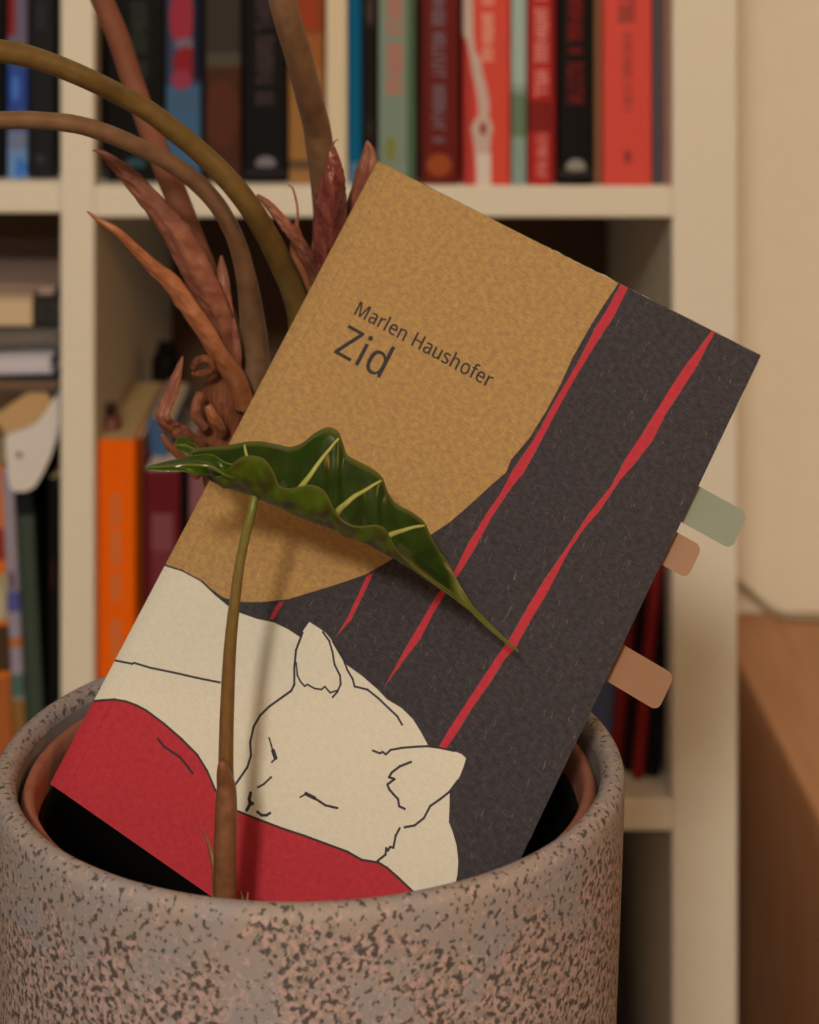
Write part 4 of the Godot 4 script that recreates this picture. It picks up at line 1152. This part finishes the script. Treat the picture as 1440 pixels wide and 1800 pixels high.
func book(label: String, x0: float, x1: float, y: float, h: float, z: float, depth: float, col: Color, items: Array, group: String, lean := 0.0, hard := false, page := Color(0.78, 0.72, 0.6)) -> Node3D:
	# stands on y with its spine at z; the base is the middle of the spine's foot
	var t := thing("book", label, "book", c((x0 + x1) / 2, y, z), group)
	t.rotation.z = lean
	var w := x1 - x0
	var m := StandardMaterial3D.new()
	m.resource_name = "book_cover"
	m.albedo_texture = ImageTexture.create_from_image(spine_image(col, items)) if items else null
	m.albedo_color = Color.WHITE if items else col
	m.roughness = 0.5
	m.metallic_specular = 0.22
	m.texture_repeat = false
	# a cover folded round the pages: outside from the left board's edge round the spine to the right one, back along the inside
	var o := 0.3 if hard else 0.0
	var k := 0.22 if hard else 0.05
	var line := [Vector3(-w / 2, -depth, 0.02)]
	for i in 7:
		var a := PI / 2 * i / 6.0
		line.append(Vector3(-w / 2 + 0.18 * (1.0 - cos(a)), -0.18 * (1.0 - sin(a)), 0.02))
	for i in 9:
		var s := i / 8.0
		line.append(Vector3(-w / 2 + 0.18 + (w - 0.36) * s, 0.08 * sin(PI * s), 0.03 + 0.94 * s))
	for i in 7:
		var a := PI / 2 * i / 6.0
		line.append(Vector3(w / 2 - 0.18 * (1.0 - sin(a)), -0.18 * (1.0 - cos(a)), 0.98))
	line.append(Vector3(w / 2, -depth, 0.98))
	line.append(Vector3(w / 2 - k, -depth, 0.98))
	line.append(Vector3(w / 2 - k, -k, 0.98))
	line.append(Vector3(-w / 2 + k, -k, 0.02))
	line.append(Vector3(-w / 2 + k, -depth, 0.02))
	var st := SurfaceTool.new()
	st.begin(Mesh.PRIMITIVE_TRIANGLES)
	st.set_smooth_group(-1)
	var n := line.size()
	for i in n:
		var a: Vector3 = line[i]
		var b: Vector3 = line[(i + 1) % n]
		for q in [[a, 0.0], [b, h], [a, h], [a, 0.0], [b, 0.0], [b, h]]:
			st.set_uv(Vector2(q[0].z, 1.0 - q[1] / h))
			st.add_vertex(c(q[0].x, q[1], q[0].y))
	# the top and bottom edges of the cover
	for yy in [0.0, h]:
		for i in range(0, n / 2):
			var a: Vector3 = line[i]
			var b: Vector3 = line[i + 1]
			var ia := Vector3(clampf(a.x, -w / 2 + k, w / 2 - k), minf(a.y, -k) if a.y > -depth + 0.01 else a.y, a.z)
			var ib := Vector3(clampf(b.x, -w / 2 + k, w / 2 - k), minf(b.y, -k) if b.y > -depth + 0.01 else b.y, b.z)
			for q in [a, b, ib, a, ib, ia]:
				st.set_uv(Vector2(q.z, 0.01 if yy > 0 else 0.99))
				st.add_vertex(c(q.x, yy, q.y))
		for i in range(n / 2, 24):
			var a: Vector3 = line[i]
			var b: Vector3 = line[i + 1]
			var ia := Vector3(clampf(a.x, -w / 2 + k, w / 2 - k), minf(a.y, -k) if a.y > -depth + 0.01 else a.y, a.z)
			var ib := Vector3(clampf(b.x, -w / 2 + k, w / 2 - k), minf(b.y, -k) if b.y > -depth + 0.01 else b.y, b.z)
			for q in [a, b, ib, a, ib, ia]:
				st.set_uv(Vector2(q.z, 0.01 if yy > 0 else 0.99))
				st.add_vertex(c(q.x, yy, q.y))
	st.generate_normals()
	obj("cover", st.commit(), m, t)
	obj("pages", rbox(Vector3(w - 2 * k - 0.02, h - 2 * o - 0.04, depth - k - o - 0.05), 0.02), plain("pages_%s" % page.to_html(), page, 0.9), t, c(0, h / 2, -(depth - k - o - 0.05) / 2 - k - 0.03))
	return t


func shelf_books() -> void:
	var g := ""  # colours left of the cream book carry the dimmer left side of the view
	book("black book with pale green lettering, first beside the divider in the right column", -17.71, -14.32, 109.45, 21.0, -119.6, 14.0, Color(0.060, 0.067, 0.079), [["text", 0.42, 0.72, 0.020, 0.740, Color(0.187, 0.233, 0.240), 39], ["dome", 0.50, 0.954, 0.20, 0.0221, Color(0.181, 0.301, 0.387)]], "books on the upper shelf of the right column", 0.000, false)
	book("steel blue book with a red and white picture on its spine", -14.25, -12.19, 109.45, 20.5, -119.6, 13.5, Color(0.244, 0.408, 0.620), [["band", -0.166, 0.726, Color(0.229, 0.265, 0.417)], ["oval", 0.45, 0.531, 0.40, 0.0810, Color(0.591, 0.203, 0.299)], ["oval", 0.60, 0.609, 0.40, 0.0194, Color(0.433, 0.417, 0.545)], ["oval", 0.60, 0.661, 0.42, 0.0454, Color(0.528, 0.132, 0.192)], ["oval", 0.45, 0.709, 0.35, 0.0292, Color(0.552, 0.230, 0.352)], ["column", 0.82, 1.00, -0.166, 0.709, Color(0.095, 0.132, 0.245)], ["band", 0.750, 0.799, Color(0.260, 0.390, 0.556)]], "books on the upper shelf of the right column", 0.000, false)
	book("brown book with a grey top half on its spine", -12.13, -9.83, 109.45, 20.8, -119.6, 14.0, Color(0.276, 0.168, 0.138), [["band", -0.149, 0.637, Color(0.229, 0.212, 0.224)], ["band", 0.637, 0.678, Color(0.300, 0.292, 0.277)], ["oval", 0.50, 0.809, 0.50, 0.0958, Color(0.331, 0.194, 0.159)], ["column", 0.00, 0.08, -0.149, 1.017, Color(0.118, 0.105, 0.117)]], "books on the upper shelf of the right column", 0.000, false)
	book("thick black book with dusky pink lettering and a white oval emblem", -9.72, -7.13, 109.45, 20.2, -119.4, 13.5, Color(0.072, 0.075, 0.097), [["text", 0.28, 0.72, -0.018, 0.566, Color(0.270, 0.218, 0.257), 24], ["text", 0.28, 0.72, 0.579, 0.780, Color(0.282, 0.233, 0.266), 10], ["dome", 0.52, 0.950, 0.26, 0.0263, Color(0.467, 0.470, 0.543)], ["band", 0.967, 0.977, Color(0.181, 0.175, 0.214)]], "books on the upper shelf of the right column", 0.000, false)
	book("orange and tan book with a dark band near the foot", -7.05, -4.97, 109.45, 19.8, -119.2, 13.0, Color(0.591, 0.443, 0.277), [["band", -0.206, 0.563, Color(0.544, 0.274, 0.170)], ["band", 0.563, 0.664, Color(0.591, 0.381, 0.234)], ["band", 0.933, 0.961, Color(0.363, 0.301, 0.256)], ["text", 0.45, 0.80, 0.128, 0.547, Color(0.630, 0.230, 0.181), 12]], "books on the upper shelf of the right column", 0.000, false)
	book("plain cream book between the orange and the teal ones", -4.86, -3.60, 109.45, 20.6, -118.9, 13.0, Color(0.856, 0.829, 0.771), [], "books on the upper shelf of the right column", 0.000, false)
	book("narrow teal book beside the cream one", -3.53, -2.77, 109.45, 20.4, -118.8, 13.0, Color(0.046, 0.392, 0.608), [["band", 0.939, 1.011, Color(0.331, 0.486, 0.684)]], "books on the upper shelf of the right column", 0.000, false)
	book("narrow black-brown book with a faint pink emblem", -2.71, -1.88, 109.45, 20.2, -118.8, 13.0, Color(0.124, 0.113, 0.117), [["oval", 0.50, 0.505, 0.40, 0.0425, Color(0.302, 0.248, 0.269)], ["oval", 0.50, 0.840, 0.34, 0.0261, Color(0.213, 0.180, 0.208)], ["band", 0.900, 0.946, Color(0.220, 0.281, 0.400)]], "books on the upper shelf of the right column", 0.000, false)
	book("sage green book with large red lettering", -1.81, 0.36, 109.45, 19.9, -118.6, 13.0, Color(0.488, 0.579, 0.571), [["column", 0.80, 1.00, -0.033, 1.010, Color(0.313, 0.423, 0.371)], ["text", 0.20, 0.68, 0.033, 0.742, Color(0.745, 0.434, 0.433), 33], ["oval", 0.30, 0.897, 0.14, 0.0364, Color(0.488, 0.517, 0.283)]], "books on the upper shelf of the right column", 0.000, false)
	book("dark red book with grey-blue lettering and an orange emblem", 0.53, 2.90, 109.45, 21.2, -118.6, 14.0, Color(0.396, 0.132, 0.133), [["text", 0.32, 0.66, 0.030, 0.888, Color(0.451, 0.454, 0.558), 54], ["oval", 0.50, 0.947, 0.34, 0.0311, Color(0.598, 0.309, 0.183)], ["column", 0.00, 0.10, 0.030, 1.009, Color(0.285, 0.101, 0.108)]], "books on the upper shelf of the right column", 0.000, false)
	book("bright red-orange book with a torn white peel down its spine", 3.09, 5.82, 109.45, 20.3, -118.4, 13.0, Color(0.828, 0.319, 0.296), [["column", 0.00, 0.18, -0.012, 1.008, Color(0.699, 0.247, 0.246)], ["text", 0.40, 0.66, -0.012, 0.652, Color(0.883, 0.694, 0.684), 33], ["shape", [Vector2(0.00, 0.376), Vector2(0.17, 0.376), Vector2(0.19, 0.522), Vector2(0.20, 0.574), Vector2(0.24, 0.619), Vector2(0.36, 0.642), Vector2(0.42, 0.684), Vector2(0.50, 0.720), Vector2(0.57, 0.769), Vector2(0.55, 0.804), Vector2(0.60, 0.820), Vector2(0.66, 0.837), Vector2(0.60, 0.863), Vector2(0.58, 0.898), Vector2(0.60, 0.960), Vector2(0.60, 1.008), Vector2(0.27, 1.008), Vector2(0.26, 0.960), Vector2(0.22, 0.895), Vector2(0.18, 0.863), Vector2(0.14, 0.837), Vector2(0.20, 0.820), Vector2(0.32, 0.801), Vector2(0.30, 0.762), Vector2(0.24, 0.717), Vector2(0.17, 0.681), Vector2(0.12, 0.636), Vector2(0.07, 0.603), Vector2(0.00, 0.571)], Color(0.773, 0.714, 0.734)], ["shape", [Vector2(0.27, 0.911), Vector2(0.60, 0.911), Vector2(0.60, 1.008), Vector2(0.27, 1.008)], Color(0.856, 0.829, 0.859)], ["oval", 0.42, 0.840, 0.08, 0.0194, Color(0.561, 0.257, 0.258)]], "books on the upper shelf of the right column", 0.000, false)
	book("narrow pale green book between two red ones", 5.89, 6.78, 109.45, 20.0, -118.4, 12.5, Color(0.543, 0.662, 0.684), [["band", -0.192, 0.712, Color(0.644, 0.756, 0.796)], ["band", 0.737, 0.860, Color(0.414, 0.527, 0.471)]], "books on the upper shelf of the right column", 0.000, false)
	book("red book with cream lettering and a dark red gap", 6.87, 8.49, 109.45, 19.8, -118.4, 13.0, Color(0.681, 0.184, 0.195), [["text", 0.18, 0.74, -0.038, 0.746, Color(0.865, 0.590, 0.596), 39], ["band", 0.753, 0.846, Color(0.488, 0.153, 0.158)], ["text", 0.28, 0.68, 0.852, 0.982, Color(0.819, 0.621, 0.621), 13], ["column", 0.86, 1.00, -0.038, 1.009, Color(0.515, 0.143, 0.170)]], "books on the upper shelf of the right column", 0.000, false)
	book("black book with red lettering and a white half-moon emblem", 8.61, 10.61, 109.45, 20.2, -118.3, 13.5, Color(0.086, 0.088, 0.107), [["text", 0.24, 0.72, -0.017, 0.627, Color(0.518, 0.113, 0.127), 36], ["text", 0.22, 0.74, 0.650, 0.770, Color(0.503, 0.130, 0.158), 9], ["dome", 0.50, 0.952, 0.34, 0.0277, Color(0.555, 0.567, 0.582)], ["band", 0.959, 0.972, Color(0.220, 0.222, 0.238)]], "books on the upper shelf of the right column", 0.000, false)
	book("narrow worn book with a bare tan spine", 10.68, 11.11, 109.45, 19.6, -118.3, 12.5, Color(0.561, 0.413, 0.321), [], "books on the upper shelf of the right column", 0.000, false)
	book("scarlet book with small black lettering and a black emblem", 11.16, 14.02, 109.45, 19.4, -118.2, 13.0, Color(0.837, 0.330, 0.321), [["text", 0.30, 0.66, 0.110, 0.520, Color(0.433, 0.236, 0.258), 21], ["text", 0.40, 0.60, 0.547, 0.780, Color(0.552, 0.257, 0.258), 27], ["oval", 0.50, 0.914, 0.09, 0.0203, Color(0.561, 0.257, 0.258)]], "books on the upper shelf of the right column", 0.000, false)
	book("narrow dark grey book beside the scarlet one", 14.11, 14.60, 109.45, 19.9, -118.4, 13.0, Color(0.359, 0.371, 0.433), [], "books on the upper shelf of the right column", 0.000, false)
	book("narrow red-brown book against the bookcase side", 14.67, 15.16, 109.45, 19.5, -118.4, 13.0, Color(0.598, 0.465, 0.471), [], "books on the upper shelf of the right column", 0.000, false)
	book("plain black book left of the blue and white one in the left column", -25.94, -23.55, 109.70, 20.5, -119.4, 13.5, Color(0.047, 0.053, 0.075), [], "books on the upper shelf of the left column", 0.000, false)
	book("blue and white book with a red top on its spine", -23.44, -22.25, 109.70, 20.2, -119.2, 13.0, Color(0.213, 0.328, 0.652), [["band", -0.170, 0.663, Color(0.410, 0.399, 0.545)], ["column", 0.00, 0.40, -0.170, 0.588, Color(0.504, 0.168, 0.202)], ["band", 0.686, 0.797, Color(0.181, 0.301, 0.684)], ["oval", 0.40, 0.740, 0.30, 0.0393, Color(0.276, 0.470, 0.877)], ["band", 0.863, 0.915, Color(0.441, 0.506, 0.684)], ["band", 0.915, 1.027, Color(0.410, 0.577, 0.856)], ["oval", 0.70, 0.971, 0.30, 0.0328, Color(0.229, 0.470, 0.856)]], "books on the upper shelf of the left column", 0.000, false, Color(0.733, 0.727, 0.723))
	book("dark grey book with faint lettering against the divider", -22.18, -20.60, 109.70, 19.8, -119.2, 13.0, Color(0.123, 0.132, 0.166), [["text", 0.25, 0.65, -0.026, 0.563, Color(0.200, 0.211, 0.266), 30], ["dome", 0.45, 0.950, 0.22, 0.0234, Color(0.219, 0.226, 0.274)]], "books on the upper shelf of the left column", 0.000, false)
	book("bright orange book with grey lettering", -18.27, -16.01, 74.10, 20.3, -119.6, 13.5, Color(0.906, 0.402, 0.045), [["text", 0.36, 0.64, 0.157, 0.474, Color(0.727, 0.503, 0.385), 24], ["text", 0.36, 0.64, 0.520, 0.864, Color(0.727, 0.503, 0.385), 21]], "books on the middle shelf of the right column", 0.000, false, Color(0.733, 0.651, 0.494))
	book("thin brown-orange strip beside the bright orange book", -16.03, -15.63, 74.10, 20.2, -120.2, 13.0, Color(0.511, 0.250, 0.092), [], "books on the middle shelf of the right column", 0.000, false)  # narrow brown-orange strip along the orange spine
	book("dark red book with a pale rose patch on its spine", -15.48, -13.39, 74.10, 18.5, -119.6, 14.0, Color(0.376, 0.108, 0.165), [["column", 0.16, 0.84, 0.136, 0.254, Color(0.484, 0.280, 0.348)], ["column", 0.20, 0.80, 0.254, 0.491, Color(0.439, 0.199, 0.263)]], "books on the middle shelf of the right column", 0.000, false, Color(0.820, 0.792, 0.821))
	book("narrow black book beside the dark red one", -13.32, -12.96, 74.10, 18.9, -119.6, 13.0, Color(0.076, 0.076, 0.103), [], "books on the middle shelf of the right column", 0.000, false)
	book("dull pink book half hidden by the leaning paperback", -12.91, -11.18, 74.10, 18.4, -119.8, 13.0, Color(0.511, 0.351, 0.410), [], "books on the middle shelf of the right column", 0.000, false)
	book("narrow black book hidden behind the paperback", -11.11, -9.85, 74.10, 19.0, -119.8, 13.0, Color(0.105, 0.109, 0.138), [], "books on the middle shelf of the right column", 0.000, false)
	book("slate blue leaning book beside the pot", 10.54, 11.90, 74.10, 19.5, -122.4, 13.0, Color(0.304, 0.351, 0.520), [], "books leaning on the middle shelf against the bookcase side", -0.093, false)
	book("dark red leaning book above the pot rim", 11.97, 12.72, 74.10, 18.6, -122.4, 13.0, Color(0.475, 0.148, 0.165), [], "books leaning on the middle shelf against the bookcase side", -0.093, false)
	book("narrow black leaning book between the two red ones", 12.70, 13.17, 74.10, 19.2, -121.6, 13.0, Color(0.083, 0.076, 0.093), [], "books leaning on the middle shelf against the bookcase side", -0.093, false)
	book("second dark red leaning book, nearer the bookcase side", 13.13, 13.80, 74.10, 18.9, -120.6, 13.0, Color(0.484, 0.138, 0.153), [], "books leaning on the middle shelf against the bookcase side", -0.093, false)
	book("last leaning book, black, next to the bookcase side", 13.92, 14.79, 74.10, 18.2, -121.0, 13.0, Color(0.090, 0.093, 0.118), [], "books leaning on the middle shelf against the bookcase side", -0.093, false)
	book("black book standing against the divider in the left column", -21.24, -20.60, 74.35, 17.6, -120.2, 13.0, Color(0.083, 0.089, 0.103), [["oval", 0.40, 0.321, 0.30, 0.0569, Color(0.250, 0.134, 0.133)]], "books standing low in the left column", 0.000, false)
	book("dark green book leaning in the left column", -22.23, -21.23, 74.35, 17.4, -119.8, 13.0, Color(0.242, 0.300, 0.287), [["band", 0.019, 0.105, Color(0.107, 0.118, 0.141)]], "books standing low in the left column", 0.050, false)
	book("slim lilac-white magazine with coloured marks on its spine", -22.95, -22.22, 74.35, 18.4, -119.4, 13.0, Color(0.583, 0.585, 0.703), [["band", 0.390, 0.453, Color(0.322, 0.351, 0.703)], ["band", 0.534, 0.566, Color(0.682, 0.442, 0.275)], ["oval", 0.50, 0.354, 0.40, 0.0361, Color(0.322, 0.270, 0.336)], ["band", 0.651, 0.723, Color(0.304, 0.442, 0.434)], ["band", 0.732, 0.858, Color(0.547, 0.422, 0.275)]], "books standing low in the left column", 0.050, false)
	book("orange book beside the slim magazine", -24.48, -23.02, 74.35, 18.6, -119.4, 13.0, Color(0.798, 0.442, 0.177), [["band", 0.200, 0.298, Color(0.547, 0.219, 0.177)], ["band", 0.343, 0.486, Color(0.637, 0.625, 0.520)], ["band", 0.503, 0.646, Color(0.277, 0.219, 0.177)], ["oval", 0.60, 0.432, 0.30, 0.0535, Color(0.727, 0.727, 0.703)], ["band", 0.664, 1.038, Color(0.637, 0.382, 0.214)]], "books standing low in the left column", 0.040, false)


func flat_book(called: String, label: String, size: Vector3, at: Vector3, turn: float, tilt: float, col: Color, page: Color, group := "") -> void:
	# lies flat: two boards, a spine to the left and pages that show on the side towards the viewer
	var t := thing(called, label, "book" if called == "lying_book" else "paper", at * S, group)
	t.rotation = Vector3(0, turn, tilt)
	var cov := plain("lying_%s" % col.to_html(), col, 0.6)
	obj("cover", rbox(Vector3(size.x, 0.16, size.z), 0.04), cov, t, c(0, size.y - 0.08, 0))
	obj("cover", rbox(Vector3(size.x, 0.16, size.z), 0.04), cov, t, c(0, 0.08, 0))
	obj("spine", rbox(Vector3(0.2, size.y, size.z), 0.05), cov, t, c(-size.x / 2 + 0.1, size.y / 2, 0))
	obj("pages", rbox(Vector3(size.x - 0.5, size.y - 0.34, size.z - 0.2), 0.03), plain("lyingp_%s" % page.to_html(), page, 0.9), t, c(0.05, size.y / 2, 0))


func shelf_clutter() -> void:
	flat_book("lying_book", "grey book lying lowest across the standing books", Vector3(8.96, 0.75, 17.00), Vector3(-25.06, 97.16, -128.00), 0.030, 0.000, Color(0.301, 0.304, 0.337), Color(0.474, 0.358, 0.298), "papers and books lying on the standing books")
	flat_book("lying_book", "white-paged brochure lying second in the stack", Vector3(9.04, 1.15, 18.00), Vector3(-24.95, 98.23, -128.20), -0.030, 0.030, Color(0.733, 0.749, 0.861), Color(0.781, 0.792, 0.900), "papers and books lying on the standing books")
	flat_book("lying_book", "dark grey folder lying under the tan box", Vector3(9.08, 1.05, 17.00), Vector3(-25.07, 99.65, -128.30), 0.020, 0.025, Color(0.378, 0.369, 0.390), Color(0.416, 0.401, 0.416), "papers and books lying on the standing books")
	flat_book("lying_book", "pinkish notebook lying on top of the stack", Vector3(9.11, 0.85, 15.00), Vector3(-25.48, 102.19, -129.00), 0.000, -0.015, Color(0.647, 0.575, 0.573), Color(0.685, 0.608, 0.599), "papers and books lying on the standing books")
	# the tan box and the black box between the lying things
	var tan_box := thing("small_box", "small tan cardboard box lying on the folder in the stack", "box", c(-24.90, 100.90, -120.00))
	obj("carton", rbox(Vector3(5.6, 1.6, 9), 0.08), plain("tan_card", Color(0.801, 0.738, 0.638), 0.8), tan_box, c(0, 0.8, -4.5))
	obj("lid", rbox(Vector3(5.7, 0.35, 9.1), 0.05), plain("tan_card_lid", Color(0.656, 0.586, 0.547), 0.8), tan_box, c(0, 1.78, -4.5))
	var black_box := thing("black_case", "small black case beside the tan box against the divider", "case", c(-21.20, 100.89, -120.20))
	obj("shell", rbox(Vector3(1.7, 1.55, 8), 0.12), plain("black_plastic", Color(0.109, 0.119, 0.148), 0.5), black_box, c(0, 0.78, -4))
	obj("clasp", rbox(Vector3(0.4, 0.3, 0.1), 0.03), plain("black_clasp", Color(0.12, 0.11, 0.11), 0.4), black_box, c(0, 0.9, 0.03))
	# white plastic holder with a round hole, leaning over the green book
	var st := SurfaceTool.new()
	st.begin(Mesh.PRIMITIVE_TRIANGLES)
	st.set_smooth_group(-1)
	var pts := [Vector2(-20.38, 97.31), Vector2(-20.35, 95.50), Vector2(-20.54, 94.51), Vector2(-20.87, 93.52), Vector2(-21.34, 92.52), Vector2(-21.73, 91.86), Vector2(-22.19, 91.57), Vector2(-22.86, 91.53), Vector2(-23.19, 91.76), Vector2(-23.32, 92.36), Vector2(-23.45, 93.68), Vector2(-23.48, 94.67), Vector2(-23.19, 94.94), Vector2(-22.72, 95.07), Vector2(-22.19, 95.27), Vector2(-21.73, 95.50), Vector2(-21.27, 95.99), Vector2(-20.81, 96.72)]
	var hole := Vector2(-22.69, 93.68)
	var n := pts.size()
	var ring := []
	for i in n:
		ring.append(hole + (pts[i] - hole).normalized() * 0.2)
	for i in n:
		var a: Vector2 = pts[i]
		var b: Vector2 = pts[(i + 1) % n]
		var ra: Vector2 = ring[i]
		var rb: Vector2 = ring[(i + 1) % n]
		for q in [[a, 0.0, b, 0.0, ra, 0.0], [b, 0.0, rb, 0.0, ra, 0.0], [a, -0.5, ra, -0.5, b, -0.5], [b, -0.5, ra, -0.5, rb, -0.5], [a, 0.0, a, -0.5, b, 0.0], [b, 0.0, a, -0.5, b, -0.5], [ra, 0.0, rb, 0.0, ra, -0.5], [rb, 0.0, rb, -0.5, ra, -0.5]]:
			for k in [0, 2, 4]:
				st.add_vertex(c(q[k].x, q[k].y, q[k + 1]))
	st.generate_normals()
	var holder := obj("plastic_hanger", st.commit(), plain("holder_white", Color(0.829, 0.836, 0.887), 0.6), null, c(0, 0, -118.9))
	tag(holder, "white curved plastic hanger with a round hole in the left column", "hanger")
	# a card leaning behind the hanger
	var card := obj("tan_card", rbox(Vector3(3.4, 2.6, 0.15), 0.03), plain("leaning_card", Color(0.733, 0.619, 0.468), 0.8), null, c(-22.25, 95.56, -119.90))
	card.rotation.z = 0.6
	tag(card, "tan card leaning behind the white hanger", "card")
	# on the books of the middle shelf
	var bottle := thing("small_bottle", "small dark red bottle standing on the orange book", "bottle", c(-17.76, 93.91, -122.00))
	obj("glass", lathe([Vector2(0.01, 1.35), Vector2(0.22, 1.35), Vector2(0.25, 1.2), Vector2(0.55, 0.9), Vector2(0.6, 0.7), Vector2(0.6, 0.08), Vector2(0.5, 0.0), Vector2(0.01, 0.0)], 24), plain("bottle_red", Color(0.397, 0.206, 0.220), 0.3), bottle)
	obj("cap", lathe([Vector2(0.01, 2.0), Vector2(0.26, 2.0), Vector2(0.3, 1.9), Vector2(0.3, 1.3), Vector2(0.01, 1.3)], 20), plain("bottle_cap", Color(0.1, 0.09, 0.09), 0.4), bottle)
	var blue := thing("blue_booklet", "dark blue booklet leaning on the dark red book's top", "booklet", c(-15.31, 92.65, -122.50))
	obj("cover", rbox(Vector3(1.6, 2.2, 9), 0.05), plain("booklet_blue", Color(0.176, 0.336, 0.547), 0.6), blue, c(0, 1.1, -4.5))
	obj("pages", rbox(Vector3(1.3, 0.08, 8.6), 0.02), plain("booklet_pages", Color(0.75, 0.7, 0.6), 0.9), blue, c(0, 2.2, -4.5))
	blue.rotation.z = -0.25
	var dark_blob := thing("dark_form", "dark rounded form deep in the middle shelf", "dark_form", c(-16.17, 92.39, -136.00))  # small dark upright blob deep in the compartment
	obj("dark_form_body", lathe([Vector2(0.01, 3.4), Vector2(0.5, 3.4), Vector2(0.8, 3.1), Vector2(0.95, 2.6), Vector2(0.95, 0.2), Vector2(0.8, 0.0), Vector2(0.01, 0.0)], 32), plain("dark_form_black", Color(0.05, 0.045, 0.04), 0.7, 0.2), dark_blob)
	obj("dark_form_top", lathe([Vector2(0.01, 3.9), Vector2(0.5, 3.9), Vector2(0.6, 3.8), Vector2(0.6, 3.35), Vector2(0.01, 3.35)], 32), plain("dark_form_top", Color(0.06, 0.055, 0.05), 0.6, 0.2), dark_blob)
	# a black bag slumped in the lower compartment
	var bag := thing("black_bag", "black bag slumped in the lowest visible compartment beside the pot", "bag", c(3.5, 38.75, -138))
	var rows := []
	for i in 17:
		var s := i / 16.0
		var row := PackedVector3Array()
		for k in 32:
			var a := TAU * k / 32.0
			var rr := pow(maxf(0.0001, sin(PI * (0.06 + 0.94 * s) * 0.5 + PI * 0.5 * (1.0 - 0.06 - 0.94 * s) * 0.0)), 0.45)
			row.append(c(cos(a) * 9.0 * (1.0 - pow(s, 3.5) * 0.97) * (1.0 + 0.05 * sin(a * 3.0 + s * 4.0)), s * 30.0, sin(a) * 13.0 * (1.0 - pow(s, 4.0) * 0.97)))
		rows.append(row)
	rows.reverse()
	obj("bag_body", grid(rows, true, true), plain("bag_cloth", Color(0.07, 0.065, 0.062), 0.8), bag)
	obj("handle", tube([Vector4(-4, 26.5, 0, 0.5), Vector4(-3, 30.0, 1.0, 0.5), Vector4(0, 31.2, 1.5, 0.5), Vector4(3, 30.0, 1.0, 0.5), Vector4(4, 26.5, 0, 0.5)], 12), plain("bag_strap", Color(0.09, 0.08, 0.08), 0.8), bag)
